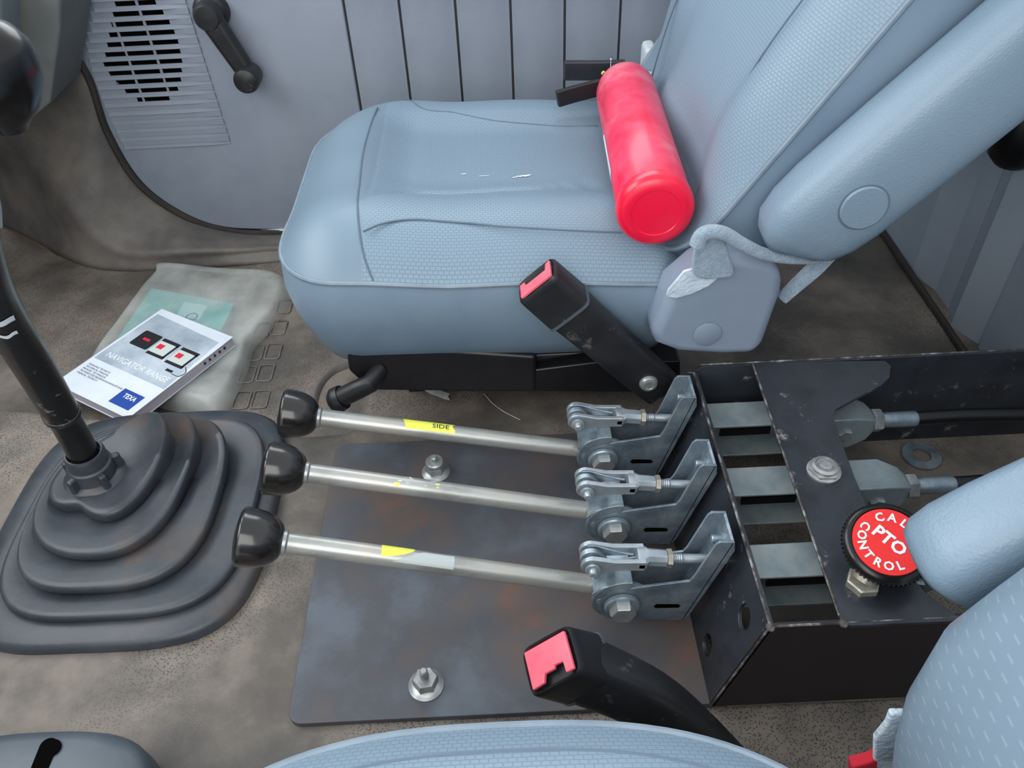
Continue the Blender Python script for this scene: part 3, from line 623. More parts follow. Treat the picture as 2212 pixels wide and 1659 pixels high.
# worn bare steel along the exposed edges
edges = [[fp(BY0, ZB), fp(BY1-0.014, ZB), fp(BY1, ZB-0.012)], [V((fx(ZB), BY0, ZB)), V((XE, BY0, ZB))], [V((fx(ZB)+0.010, BY1, ZB)), V((XE, BY1, ZB))], [fp(BY0, ZP+0.002), fp(BY0, ZB)], [ss[0]+V((0.0005, 0, 0)), ss[-1]+V((0.0005, 0, 0))]]
for e_ in edges:
    MB().tube([p_ for p_ in e_], 0.0013, 6).build('worn_edge', M['wornedge'], hb)
for c_ in (fp(BY0, ZB), ss[-2]):
    MB().lathe(c_-V((0, 0, 0.003)), (0, 0, 1), [(0.003, 0), (0.0045, 0.002), (0.004, 0.0035), (0.0, 0.0045)], 10).build('weld_bead', M['wornedge'], hb)
# ================================================================== PTO PULL KNOB
kc = PZ(1918, 1172, 0.186); kb = PZ(1862, 1262, ZB+0.001)
ax = V((-0.10, -0.30, 0.95)).normalized()
kn = thing('pull_knob', kb, 'black pull knob with red and white lettered face on the cross strip', 'knob')
R_ = 0.0385
MB().hexa(kb, (0, 0, 1), 0.0155, 0.008, 0.3).build('mounting_nut', M['brass'], kn)
MB().lathe(kb+V((0, 0, 0.006)), (kc-kb), [(0.0115, 0), (0.0115, 0.012), (0.0085, 0.014), (0.0085, 0.026)], 20).build('stem', M['brass'], kn)
rim = MB()
prof = [(0.010, -0.014), (R_-0.006, -0.012), (R_-0.001, -0.009), (R_, -0.007), (R_, -0.003), (R_-0.002, -0.001), (R_-0.001, 0.001), (R_-0.003, 0.003), (R_-0.006, 0.0035), (R_-0.0068, 0.002), (0, 0.002)]
rim.lathe(kc, ax, prof, 56); ko = rim.build('knob_body', M['blackgloss'], kn)
UU = V((1, 0, 0)); UU = (PZ(1960, 1195, .19)-PZ(1880, 1140, .19)); UU = (UU-ax*UU.dot(ax)).normalized(); VV = ax.cross(UU)
m = MB()
a0 = ax.orthogonal().normalized(); b0_ = ax.cross(a0)
for k in range(60):
    th = 2*pi*k/60; e = a0*math.cos(th)+b0_*math.sin(th)
    m.box(kc+e*(R_+0.0002)-ax*0.0055, (0.0012, 0.0016, 0.005), e, ax.cross(e), ax)
m.build('knurling', M['blackgloss'], ko, smooth=False)
MB().lathe(kc+ax*0.0019, ax, [(R_-0.0072, 0), (R_-0.0072, 0.0008), (0, 0.0009)], 48).build('red_face', M['ptored'], ko)
ff = kc+ax*0.0030
text('lettering', 'PTO', M['inkwhite'], ko, ff+VV*0.0008, UU, VV, 0.0165, bold=0.03)
def arctext(s, a_start, step, rad, flip):
    for i, ch in enumerate(s):
        a = math.radians(a_start+step*i); d = UU*math.cos(a)+VV*math.sin(a)
        up = d if not flip else -d; ri = up.cross(ax)
        text('lettering', ch, M['inkwhite'], ko, ff+d*rad, ri, up, 0.0112, bold=0.03)
arctext('CAL', 146, -27, 0.0232, False); arctext('CONTROL', 186, 24, 0.0234, True)
# ================================================================== CABLES / CHANNELS inside the box
chs = [('steel channel and black cable behind the lever beside the passenger seat', 0.690, 1900, 930), ('steel channel behind the middle control lever', 0.585, 1960, 1072), ('steel channel behind the lever beside the driver seat', 0.480, 2060, 1230)]
for i, (lab, yc, nu_, nv_) in enumerate(chs):
    zt = 0.112; zlo = 0.062; w = 0.040
    xs0, xs1 = 0.224, 0.372
    t = thing('control_cable', (xs0, yc, ZP), lab, 'cable')
    MB().box(((xs0+xs1)/2, yc, zt), (xs1-xs0, w, 0.003)).build('channel_flange', M['channel'], t, bevel=0.0008)
    MB().box(((xs0+xs1)/2, yc, zlo), (xs1-xs0, w, 0.003)).build('channel_flange', M['channel'], t, bevel=0.0008)
    MB().box(((xs0+xs1)/2, yc+w/2, (zt+zlo)/2), (xs1-xs0, 0.003, zt-zlo)).build('channel_web', M['channel'], t, bevel=0.0008)
    MB().box((xs0+0.05, yc-w/2+0.004, zt-0.0125), (0.06, 0.003, 0.010)).build('spacer', M['cable'], t)
    for x in (xs0+0.01, xs1-0.01): MB().box((x, yc+w/2-0.004, (zlo+ZP)/2), (0.012, 0.006, zlo-ZP+0.002)).build('support', M['channel'], t)
    e = V((xs1, yc, (zt+zlo)/2+0.005))
    def sec(x, hw, zz0, zz1): return [V((x, yc-hw, zz0)), V((x, yc+hw, zz0)), V((x, yc+hw, zz1)), V((x, yc-hw, zz1))]
    MB().loft([sec(xs1-0.012, 0.022, zlo+0.006, zt+0.004), sec(xs1+0.03, 0.022, zlo+0.006, zt+0.004), sec(xs1+0.052, 0.016, zlo+0.012, zt-0.004), sec(xs1+0.062, 0.010, zlo+0.02, zt-0.012)]).build('end_block', M['channel'], t, bevel=0.002)
    MB().hexa(V((xs1+0.020, yc-0.022, zt-0.018)), (0, -1, 0), 0.0085, 0.006).build('lock_screw', M['nutmat'], t)
    q = V((xs1+0.060, yc, (zt+zlo)/2+0.004))
    MB().hexa(q, (1, 0, 0), 0.0145, 0.012, 0.3).build('lock_nut', M['nutmat'], t)
    MB().lathe(q+V((0.011, 0, 0)), (1, 0, 0), [(0.0095, 0), (0.0095, 0.042), (0.0085, 0.044)]).build('ferrule', M['zinc'], t)
    MB().tube(crom([q+V((0.05, 0, 0)), q+V((0.12, 0, 0.001)), q+V((0.22, -0.004, 0.0)), q+V((0.275, -0.004, 0.0))], 6), 0.0085, 12).build('cable', M['cable'], t)
# a pale washer lying in the box
p = PZ(1990, 985, ZP+0.002)
tag(MB().lathe(p, (0, 0, 1), [(0.024, 0), (0.024, 0.002), (0.012, 0.002), (0.012, 0)], caps=False).build('loose_washer', M['zinc']), 'pale round washer lying under the black cable', 'washer')
# ================================================================== CONTROL LEVERS
ZPV = 0.065
def pv(u, v):
    p = PZ(u, v, ZPV); return V((p.x, p.y+0.027, ZPV))
Ps = [pv(1304, 1002), pv(1328, 1152), pv(1345, 1320)]
P3 = Ps[2]; YN = P3.y-0.018
def rel(u, v, y=None):
    y = P3.y if y is None else y
    p = PY(u, v, y); return V((p.x-P3.x, y-P3.y, p.z-P3.z))
near = [rel(u, v, YN) for u, v in ((1296, 1322), (1293, 1304), (1302, 1287), (1326, 1278), (1378, 1270), (1490, 1256), (1500, 1246), (1546, 1178), (1556, 1172), (1588, 1172), (1588, 1190), (1490, 1328), (1476, 1340), (1330, 1337), (1308, 1336))]
pin = rel(1277, 1203); y0s = rel(1392, 1203); y1s = rel(1452, 1206); rend = rel(1530, 1211)
def lever(i, P, knob, tubeend, label, tape):
    t = thing('control_lever', (P.x, P.y, ZP), label, 'lever', 'three bare steel control levers')
    A_ = lambda r: P+r
    # pivot bracket: two cheeks and a web, bolted to the housing front
    slot = [rel(u, v, YN) for u, v in ((1412, 1309), (1416, 1313), (1466, 1312), (1470, 1308), (1464, 1305), (1418, 1305))]
    for yo, nm in ((0, 'cheek_plate'), (0.036, 'cheek_plate')):
        ch = MB().prism([[A_(r+V((0, yo, 0))) for r in near]], (0, 0.003, 0)).build(nm, M['zincdark'], t, bevel=0.0007)
        if yo == 0: MB().prism([[A_(r+V((0, -0.0004, 0))) for r in slot]], (0, 0.001, 0)).build('pressed_slot_shade', M['hole'], ch)  # thin black prism paints the shade of the pressed dent
    up0, up1, lo1 = near[8], near[9], near[11]
    d = (near[9]-near[11]).normalized()
    wa, wb = near[9], near[12]
    MB().prism([[A_(wa), A_(wb), A_(wb+V((0, 0.039, 0))), A_(wa+V((0, 0.039, 0)))]], (-0.003, 0, -0.0015)).build('web_plate', M['zincdark'], t, bevel=0.0008)
    bb = A_(near[9]+V((0, 0.014, 0)))+V((-0.010, 0, -0.014))
    MB().lathe(bb+V((0.008, 0, 0)), (-1, 0, 0.15), [(0.0072, 0), (0.0072, 0.007), (0.006, 0.0075), (0.0045, 0.0078), (0.0045, 0.016), (0.0035, 0.017)], 16).build('fixing_screw', M['zinc'], t)
    b2 = A_(rel(1498, 1250))+V((0.012, 0, -0.012))
    MB().lathe(b2, (-1, 0, 0.1), [(0.005, 0), (0.0055, 0.002), (0.005, 0.004), (0.0055, 0.006), (0.005, 0.008), (0.0055, 0.010), (0.005, 0.012), (0.0055, 0.014), (0.0045, 0.016)], 14).build('stud', M['zinc'], t)
    # hub: disc, saddle, crank arm to the clevis pin
    hubp = P+V((0, -0.016, 0))
    MB().lathe(hubp, (0, 1, 0), [(0.0, 0), (0.030, 0), (0.0315, 0.0015), (0.0315, 0.004), (0.03, 0.0055), (0.0, 0.0055)], 36).build('hub_disc', M['zincdark'], t)
    MB().lathe(P+V((0, -0.021, 0)), (0, -1, 0), [(0.0185, -0.002), (0.0185, 0.0015), (0.017, 0.003), (0.012, 0.003)]).build('washer', M['zinc'], t)
    MB().hexa(P+V((0, -0.0235, 0)), (0, -1, 0), 0.0135, 0.010, 0.25).build('pivot_bolt', M['nutmat'], t)
    # tube end direction
    K_ = knob; T_ = tubeend; td = (K_-T_).normalized(); nrm = V((0, 1, 0)).cross(td).normalized()
    if nrm.z < 0: nrm = -nrm
    ang0 = math.atan2(td.z, td.x)
    sad = []
    for k in range(9):
        a = math.radians(148-k*9); e = V((math.cos(a), 0, math.sin(a)))
        rad = 0.035+0.004*k/8
        sad.append([P+e*rad+V((0, -0.020, 0)), P+e*rad+V((0, 0.018, 0)), P+e*(rad-0.003)+V((0, 0.018, 0)), P+e*(rad-0.003)+V((0, -0.020, 0))])
    MB().loft(sad).build('saddle', M['zinc'], t, bevel=0.0006)
    for yo in (-0.0195, 0.0155):   # curved flanges of the saddle
        pr = [P+V((math.cos(math.radians(a))*0.037, yo, math.sin(math.radians(a))*0.037)) for a in range(76, 150, 8)]
        pi_ = [P+V((math.cos(math.radians(a))*0.026, yo, math.sin(math.radians(a))*0.026)) for a in range(148, 75, -8)]
        MB().prism([pr+pi_], (0, 0.0028, 0)).build('saddle_flange', M['zinc'], t, bevel=0.0005)
    cpin = A_(pin); u_ = (cpin-P).normalized(); w_ = V((-u_.z, 0, u_.x))
    loop = [P+V((0, -0.003, 0))+w_*0.014, P+V((0, -0.003, 0))-w_*0.014]+[cpin+V((0, -0.003, 0))+(-w_*math.cos(a)+u_*math.sin(a))*0.0115 for a in [pi*k/10 for k in range(11)]]
    MB().prism([loop], (0, 0.006, 0)).build('crank_plate', M['zinc'], t, bevel=0.0008)
    # clevis: fork of two prongs, neck, lock nut, link rod
    cy0 = A_(y0s); cd = (A_(y1s)-cpin).normalized(); cw = V((-cd.z, 0, cd.x))
    cl = None
    hw = 0.0085
    for s_ in (-1, 1):
        off = V((0, s_*0.0095-0.0028, 0))
        loop = [cpin+off+(cw*math.cos(a)-cd*math.sin(a))*0.0115 for a in [pi*k/12 for k in range(13)]]+[cpin+off+cd*0.022-cw*hw*0.85, cy0+off-cw*hw*0.8, cy0+off+cw*hw*0.8, cpin+off+cd*0.022+cw*hw*0.85]
        c_ = MB().prism([loop], (0, 0.0056, 0)).build('clevis_prong', M['cast'], t, bevel=0.0013)
    def sq(p, hy, hz): return [p+V((0, sy*hy*(1-0.3*(abs(sy*sz) > 1)), 0))+cw*sz*hz for sy, sz in ((-1, -0.5), (-0.5, -1), (0.5, -1), (1, -0.5), (1, 0.5), (0.5, 1), (-0.5, 1), (-1, 0.5))]
    MB().loft([sq(cy0-cd*0.008, 0.0123, 0.0070), sq(cy0-cd*0.0, 0.0123, 0.0074), sq(cy0+cd*0.004, 0.0085, 0.0076), sq(A_(y1s)-cd*0.006, 0.0080, 0.0076)]).build('clevis_neck', M['cast'], t, bevel=0.001)
    MB().lathe(A_(y1s)-cd*0.006, cd, [(0.0095, 0), (0.0098, 0.005), (0.006, 0.006)], 6).build('lock_nut', M['brass'], t)
    prof = [(0.0048, 0)]
    for k in range(5): prof += [(0.0054, 0.002+k*0.0022), (0.0048, 0.0031+k*0.0022)]
    MB().lathe(A_(y1s)-cd*0.002, cd, prof+[(0.005, 0.014), (0.005, (rend-y1s).length+0.035)], 14).build('link_rod', M['cast'], t)
    MB().lathe(cpin+V((0, 0.016, 0)), (0, -1, 0), [(0.0052, 0), (0.0052, 0.030), (0.0075, 0.0302), (0.0078, 0.0325), (0.006, 0.0335), (0.0045, 0.0335), (0.0042, 0.0375), (0.003, 0.0385)], 18).build('clevis_pin', M['cast'], t)
    clip = crom([cpin+V((0, 0.0045, 0.0118))-cd*0.004, cpin+V((0, 0.004, 0.0125))+cd*0.006, cpin+V((0, 0.001, 0.0105))+cd*0.02, cpin+V((0, -0.001, 0.0085))+cd*0.034, cpin+V((0, -0.002, 0.008))+cd*0.042], 6)
    MB().tube(clip, 0.0013, 6).build('spring_clip', M['zincdark'], t)
    # handle tube, neck, knob
    k0 = K_+(T_-K_).normalized()*0.030
    tb = MB().tube([k0, k0.lerp(T_, 0.5), T_-(-td)*0.012, T_+(-td)*0.006], [0.0102, 0.0102, 0.0102, 0.0096], 24).build('handle_tube', M['tube'], t)
    MB().lathe(k0+td*-0.001, td, [(0.0102, -0.002), (0.0122, 0.0), (0.0122, 0.004)], 20).build('knob_collar', M['nutmat'], t)
    R = 0.0285
    prof = [(0.0125, 0.002), (0.0165, 0.004), (0.0205, 0.008), (0.0240, 0.0135), (0.0265, 0.0205), (0.0280, 0.029), (R, 0.037), (R+0.0003, 0.040), (R-0.001, 0.0425), (R-0.005, 0.0445), (0.012, 0.0465), (0.0, 0.047)]
    MB().lathe(k0, td, prof, 40).build('knob', M['knobblack'], t)
    # hole plug at the hub
    MB().lathe(P+V((-0.022, -0.0165, 0.004)), (0, -1, 0), [(0.0045, 0), (0.0045, 0.001), (0.0, 0.001)], 14).build('rivet', M['nutmat'], t)
    # tape round the handle
    axd = (T_-k0).normalized()
    sidev = V((0, -1, 0)); upv = sidev.cross(axd).normalized()
    if upv.z < 0: upv = -upv
    def wrap(s0, s1, a0, a1, mname, name, edge0=None, edge1=None, rad=0.0104):
        n1, n2 = 10, 8; vs = []; Ltot = (T_-k0).length
        def fn(a, b):
            th = math.radians(a0+(a1-a0)*b)
            sa = s0+(edge0(b) if edge0 else 0); sb = s1+(edge1(b) if edge1 else 0)
            return k0+axd*(sa+(sb-sa)*a)+(sidev*math.sin(th)+upv*math.cos(th))*rad
        return MB().grid(fn, n1, n2).build(name, M[mname], tb, ang=80)
    if tape == 'side':
        wrap(0.095, 0.158, -62, 46, 'yellow', 'yellow_tape', lambda b: 0.006*b, lambda b: 0.002*math.sin(b*9))
        th = math.radians(8)
        text('lettering', 'SIDE', M['ink'], tb, k0+axd*0.142+(sidev*math.sin(th)+upv*math.cos(th))*0.01075, axd, -(sidev*math.cos(th)-upv*math.sin(th)), 0.0085, thick=0.0, sx=1.25)
    if tape == 'torn':
        wrap(0.092, 0.098, -60, 35, 'yellow', 'yellow_tape', None, lambda b: 0.036*(1-b)**0.7*b**0.3*1.4)
        wrap(0.104, 0.165, -20, 60, 'clear', 'clear_tape', lambda b: 0.03*(1-b))
    if tape == 'residue':
        for k in range(22):
            s_ = random.uniform(0.085, 0.14); a_ = random.uniform(-55, 55); w2 = random.uniform(0.001, 0.006)
            wrap(s_, s_+w2, a_, a_+random.uniform(5, 16), random.choice(['clear', 'white', 'clear', 'yellow']), 'tape_residue', rad=0.0103)
    return t
kp = [(622, 893), (588, 1011), (532, 1160)]; te = [(1252, 970), (1272, 1103), (1290, 1264)]
labs = ['steel control lever with full yellow tape lettered SIDE on its handle', 'steel control lever with scraped tape residue, between the two yellow taped ones', 'steel control lever with torn yellow tape scrap on its handle']
for i in range(3):
    y = Ps[i].y
    K_ = PY(kp[i][0], kp[i][1], y); T_ = PY(te[i][0], te[i][1], y); d = (K_-T_).normalized()
    lever(i, Ps[i], K_-d*0.006, T_, labs[i], ('side', 'residue', 'torn')[i])
# ================================================================== GEAR SHIFT AND BOOT
bt = thing('shift_boot', (-0.465, 0.665, 0.0), 'large dark rubber gear lever boot with folded bellows on the floor', 'lever boot')
def se(cx, cy, hx, hy, th, e=0.62):
    c, s = math.cos(th), math.sin(th); sg = lambda q: math.copysign(abs(q)**e, q)
    return V((cx+hx*sg(c), cy+hy*sg(s), 0))
NB = 110
def bring_(cx, cy, hx, hy, z, tw=0.0, rise=None):
    out = []
    for k in range(NB):
        th = 2*pi*k/NB; p = se(cx, cy, hx, hy, th, 0.52)
        dz_ = rise(th) if rise else 0
        p.z = z+dz_; out.append(p)
    return out
FC = (-0.476, 0.668)
fr = [bring_(*FC, 0.170, 0.186, -0.012), bring_(*FC, 0.170, 0.186, 0.008), bring_(*FC, 0.164, 0.180, 0.013), bring_(*FC, 0.140, 0.152, 0.015), bring_(*FC, 0.128, 0.140, 0.010)]
MB().loft(fr, caps=False).build('flange', M['boot'], bt, ang=60)
tiers = [(-0.468, 0.664, 0.142, 0.152, 0.008), (-0.482, 0.668, 0.112, 0.128, 0.022), (-0.500, 0.674, 0.085, 0.100, 0.034), (-0.512, 0.680, 0.060, 0.070, 0.044)]
fold = lambda th: math.exp(-(((th-0.85+pi) % (2*pi)-pi)/0.65)**2)
rs = []
for j, (cx, cy, hx, hy, z) in enumerate(tiers):
    nxt = tiers[j+1] if j < 3 else (-0.520, 0.690, 0.026, 0.026, 0.052)
    def R2(f, dz0, sc=1.0, gz=0.0):
        c = [a+(b-a)*f for a, b in zip((cx, cy, hx, hy), nxt[:4])]
        out = []
        for k in range(NB):
            th = 2*pi*k/NB; g = fold(th); p = se(c[0], c[1], c[2]*sc, c[3]*sc, th, (0.58, 0.68, 0.85, 1.0)[j])
            q = V((-0.520, 0.69, 0)); wgt = (0.0, 0.03, 0.20, 0.38)[j]*g*(1 if f < 0.5 else 1.0)
            if j == 3: wgt = 0.55*g-0.40*math.exp(-(((th-4.4+pi) % (2*pi)-pi)/0.7)**2)
            if j == 2: wgt = 0.26*g-0.06*math.exp(-(((th-4.2+pi) % (2*pi)-pi)/0.7)**2)
            p = p+(p-q)*wgt; p.z = z+dz0+gz*g*(0.3+0.35*j); out.append(p)
        return out
    rs += ([] if j else []) + [R2(0, 0.0, 0.975), R2(0, 0.004, 1.0, 0.008), R2(0, 0.011, 1.012, 0.02), R2(0, 0.0155, 1.008, 0.026), R2(0.06, 0.018, 1.0, 0.026), R2(0.22, 0.0175, 1.0, 0.016), R2(0.6, 0.0175, 1.0, 0.004), R2(0.9, 0.0155, 1.0, 0.0)]
rs.append([V((-0.520+0.018*math.cos(2*pi*k/NB), 0.690+0.018*math.sin(2*pi*k/NB), 0.060)) for k in range(NB)])
MB().loft(rs, caps=False).build('bellows', M['boot'], bt, ang=75)
CB = V((-0.520, 0.690, 0.060))
gs = thing('gear_lever', CB, 'worn black gear lever with round glossy knob rising from the rubber boot', 'gear lever')
pts = crom([CB+V((0, 0, 0.02)), PW(140, 905, 0.935), PW(72, 790, 0.845), PW(0, 672, 0.75), PW(-38, 560, 0.66), PW(-52, 430, 0.585), PW(-46, 260, 0.53)], 8)
rad = []
for i in range(len(pts)):
    f = i/(len(pts)-1); rad.append(0.0175 if f < 0.18 else (0.0195 if f < 0.5 else 0.0195-(f-0.5)*0.019))
sh_ = MB().tube(pts, rad, 22).build('shaft', M['shaft'], gs)
MB().lathe(CB, pts[4]-pts[0], [(0.040, -0.004), (0.036, 0.002), (0.027, 0.006), (0.026, 0.024), (0.0235, 0.026), (0.0235, 0.040), (0.0215, 0.044), (0.0195, 0.044), (0.0180, 0.036)], 32).build('collar', M['boot'], gs)
for k in range(5):
    a = 2*pi*k/5+0.5; e = V((math.cos(a), math.sin(a), 0))
    MB().box(CB+e*0.029+V((0, 0, 0.009)), (0.012, 0.009, 0.026), e, V((0, 0, 1)).cross(e), (0, 0, 1)).build('lug', M['boot'], gs, bevel=0.003)
tp = [PW(40, 690, 0.765), PW(14, 686, 0.752)]
i0 = int(0.525*len(pts))
for kk, (i1, dd, w, h) in enumerate(((i0, 0.0, 0.010, 0.5), (i0-2, 0.004, 0.006, 0.35))):
    ctr = pts[i1]; tdir = (pts[i1+1]-pts[i1-1]).normalized(); toc = (CAM-ctr); toc = (toc-tdir*toc.dot(tdir)).normalized(); sd = tdir.cross(toc)
    rr_ = rad[i1]+0.0005
    MB().grid(lambda a, b: ctr+tdir*((b-0.5)*w+0.002*math.sin(a*9))+(toc*math.cos((a-0.5)*h*3.0-0.3)+sd*math.sin((a-0.5)*h*3.0-0.3))*rr_, 10, 3).build('white_tape', M['white'], sh_, ang=80)
for i1 in (int(0.2*len(pts)),):
    ctr = pts[i1]; MB().lathe(ctr, pts[i1+1]-pts[i1-1], [(0.019, -0.004), (0.0205, -0.003), (0.0205, 0.003), (0.019, 0.004)], 24).build('shaft_ring', M['black'], sh_)
kc_ = PW(-26, 150, 0.505)
MB().lathe(kc_-V((0, 0, 0)), (0.1, -0.1, 1), [(0.010, -0.040), (0.014, -0.034), (0.0225, -0.024), (0.0285, -0.010), (0.030, 0.002), (0.0285, 0.013), (0.023, 0.022), (0.014, 0.028), (0.0, 0.030)], 40).build('knob', M['blackgloss'], gs)
# ================================================================== SEAT BELT BUCKLES
def buckle(o_face, d, wdir, label, W_, T_, L, stalkpts, red_near, boltp=None):
    d = V(d).normalized(); wdir = V(wdir); wdir = (wdir-d*wdir.dot(d)).normalized(); n = d.cross(wdir)
    if n.y > 0: n = -n       # n faces the camera side
    o_face = V(o_face); t = thing('seat_belt_buckle', stalkpts[-1], label, 'seat belt buckle')
    def sec(p, w, h, k=0.78):
        out = []
        for a in range(24):
            th = 2*pi*a/24; c, s = math.cos(th), math.sin(th); sg = lambda q: math.copysign(abs(q)**0.32, q)
            out.append(p+wdir*sg(c)*w/2+n*sg(s)*h/2)
        return out
    hd = MB().loft([sec(o_face-d*0.004, W_*0.80, T_*0.74), sec(o_face-d*0.001, W_*0.86, T_*0.82), sec(o_face+d*0.0015, W_*0.93, T_*0.93), sec(o_face-d*0.001, W_*0.985, T_*0.985), sec(o_face-d*0.006, W_, T_), sec(o_face-d*L, W_*1.03, T_*1.06)]).build('head', M['black'], t, ang=50)
    MB().loft([sec(o_face-d*(L-0.001), W_*1.05, T_*1.09), sec(o_face-d*(L+0.0025), W_*1.06, T_*1.10)]).build('head_rim', M['housing'], hd, ang=50)
    # red U shaped press button on one half, dark latch slot on the other
    s_ = 1 if red_near else -1
    w, h = W_*0.40, T_*0.37
    U = lambda a, b: o_face+wdir*a*w+n*b*h*s_
    loop = [U(-1, 1), U(1, 1), U(1, -0.92), U(0.72, -0.80), U(0.66, -0.1), U(-0.62, -0.1), U(-0.70, -0.60), U(-1, -0.60)]
    if not red_near: loop = [U(-1, 1), U(1, 1), U(1, -1), U(0.62, -1), U(0.60, -0.42), U(0.2, -0.38), U(0.18, -0.55), U(-0.3, -0.55), U(-0.42, -0.95), U(-1, -1)]
    MB().prism([loop], d*0.004).build('press_button', M['buckle'], hd, bevel=0.0012)
    ob = o_face-d*L
    q = crom([ob+d*0.004]+[V(p) for p in stalkpts], 6); rings = []
    for i, p in enumerate(q):
        f = i/(len(q)-1); dd = (q[min(i+1, len(q)-1)]-q[max(i-1, 0)]).normalized(); w2 = (wdir-dd*wdir.dot(dd)).normalized(); n2 = dd.cross(w2)
        wd = W_*(1.02-0.10*f); hh = T_*(0.98-0.5*f); ring = []
        for a in range(24):
            th = 2*pi*a/24; c, s = math.cos(th), math.sin(th); sg = lambda x: math.copysign(abs(x)**0.5, x)
            ring.append(p+w2*sg(c)*wd/2+n2*sg(s)*hh/2)
        rings.append(ring)
    st = MB().loft(rings).build('stalk', M['black'], t, ang=60)
    if boltp is not None:
        MB().lathe(boltp, n, [(0.0115, -0.006), (0.0115, 0.001), (0.0095, 0.004), (0.006, 0.005), (0.0055, 0.0042), (0.0, 0.0042)], 24).build('anchor_bolt', M['nutmat'], st)
    return t
yb = 0.752
f1 = PY(1160, 606, yb); b1 = PY(1397, 812, yb); d1 = (f1-b1).normalized()
e1 = b1-d1*0.035
buckle(f1, d1, (d1.z, 0, -d1.x), 'black seat belt buckle with red button leaning against the passenger seat', 0.056, 0.040, 0.052, [f1-d1*0.1, b1, e1], True, boltp=V((b1.x, yb-0.014, b1.z)))
yb = 0.338
f2 = PY(1190, 1428, yb); b2 = PY(1600, 1690, yb-0.03); d2 = V((-0.62, -0.22, 0.75)).normalized()
mid = PY(1395, 1510, yb-0.004); mid2 = PY(1500, 1592, yb-0.012)
buckle(f2, d2, V((0.78, 0.06, 0.6)), 'black seat belt buckle with worn red button beside the driver seat', 0.054, 0.043, 0.042, [mid, mid2, b2], False)
# ================================================================== FIRE EXTINGUISHER
fb = PZ(1417, 459, 0.329); ft = PZ(1346, 176, 0.322)
fd = (ft-fb).normalized(); Lx = (ft-fb).length; RE = 0.0425
ex = thing('fire_extinguisher', fb.lerp(ft, 0.5)-V((0, 0, RE)), 'red fire extinguisher lying on the passenger seat against the backrest', 'fire extinguisher')
cy = MB().lathe(fb, fd, [(RE-0.002, 0.012), (RE, 0.015), (RE, Lx*0.5), (RE, Lx-0.045), (RE-0.003, Lx-0.03), (RE-0.010, Lx-0.014), (RE-0.02, Lx-0.004), (0.016, Lx)], 56).build('cylinder', M['red'], ex, ang=50)
MB().lathe(fb, fd, [(RE-0.0002, 0.018), (RE+0.0012, 0.017), (RE+0.0012, 0.006), (RE-0.0005, 0.002), (RE-0.004, -0.001), (RE-0.012, -0.0022), (RE-0.0145, -0.0022), (RE-0.0152, -0.0012), (RE-0.0175, -0.0014), (0.0, -0.0016)], 56).build('base_cap', M['redcap'], ex, ang=50)
# neck, valve, handles
nk = fb+fd*Lx; upx = V((0, 0, 1)); upx = (upx-fd*upx.dot(fd)).normalized(); sdx = fd.cross(upx)   # sdx: towards +x or -x
if sdx.x > 0: sdx = -sdx
MB().lathe(nk, fd, [(0.018, -0.004), (0.018, 0.006), (0.0145, 0.008), (0.0145, 0.020), (0.011, 0.022), (0.011, 0.03)], 28).build('neck_ring', M['zinc'], ex)
vb = nk+fd*0.026
MB().box(vb+upx*0.002, (0.03, 0.024, 0.026), sdx, fd, upx).build('valve_body', M['black'], ex, bevel=0.003)
def bar(pts, w, h, name, material, up):
    up = V(up); rings = []
    for i, p in enumerate(pts):
        t = (pts[min(i+1, len(pts)-1)]-pts[max(i-1, 0)]).normalized(); s = t.cross(up).normalized(); n = s.cross(t)
        rings.append([p+s*w/2-n*h/2, p-s*w/2-n*h/2, p-s*w/2+n*h/2, p+s*w/2+n*h/2])
    return MB().loft(rings).build(name, material, ex, bevel=0.0022)
# carrying handle (lower, towards the viewer) and squeeze lever (upper, along the door)
ha = [PY(1335, 182, vb.y-0.018), PY(1290, 190, vb.y-0.022), PY(1240, 203, vb.y-0.03), PY(1203, 214, vb.y-0.036)]
bar(ha, 0.010, 0.024, 'carry_handle', M['black'], fd.cross(ha[0]-ha[-1]).normalized())
hl = [PY(1350, 150, vb.y+0.02), PY(1300, 152, vb.y+0.02), PY(1218, 152, vb.y+0.02)]
bar(hl, 0.012, 0.028, 'squeeze_lever', M['blackpaint'], fd.cross(hl[0]-hl[-1]).normalized())
pt_ = PY(1320, 130, vb.y+0.01); pb_ = PY(1318, 165, vb.y+0.005)
MB().tube([pb_, pt_], 0.0013, 8).build('safety_pin', M['chrome'], ex)
MB().lathe(pt_, pt_-pb_, [(0.0022, -0.001), (0.0028, 0.0008), (0.0022, 0.0025), (0.0, 0.003)], 12).build('pin_head', M['chrome'], ex)
q0 = PY(1352, 158, vb.y-0.03); q1 = PY(1405, 161, vb.y-0.03)
MB().tube([q0, q1], 0.0062, 16).build('discharge_nozzle', M['chrome'], ex)
tie = crom([PY(u, v, vb.y-0.03) for u, v in ((1300, 160), (1303, 155), (1307, 158), (1310, 166), (1311, 174))], 5)
MB().tube(tie, 0.0013, 6).build('yellow_tie', M['yellow'], ex)
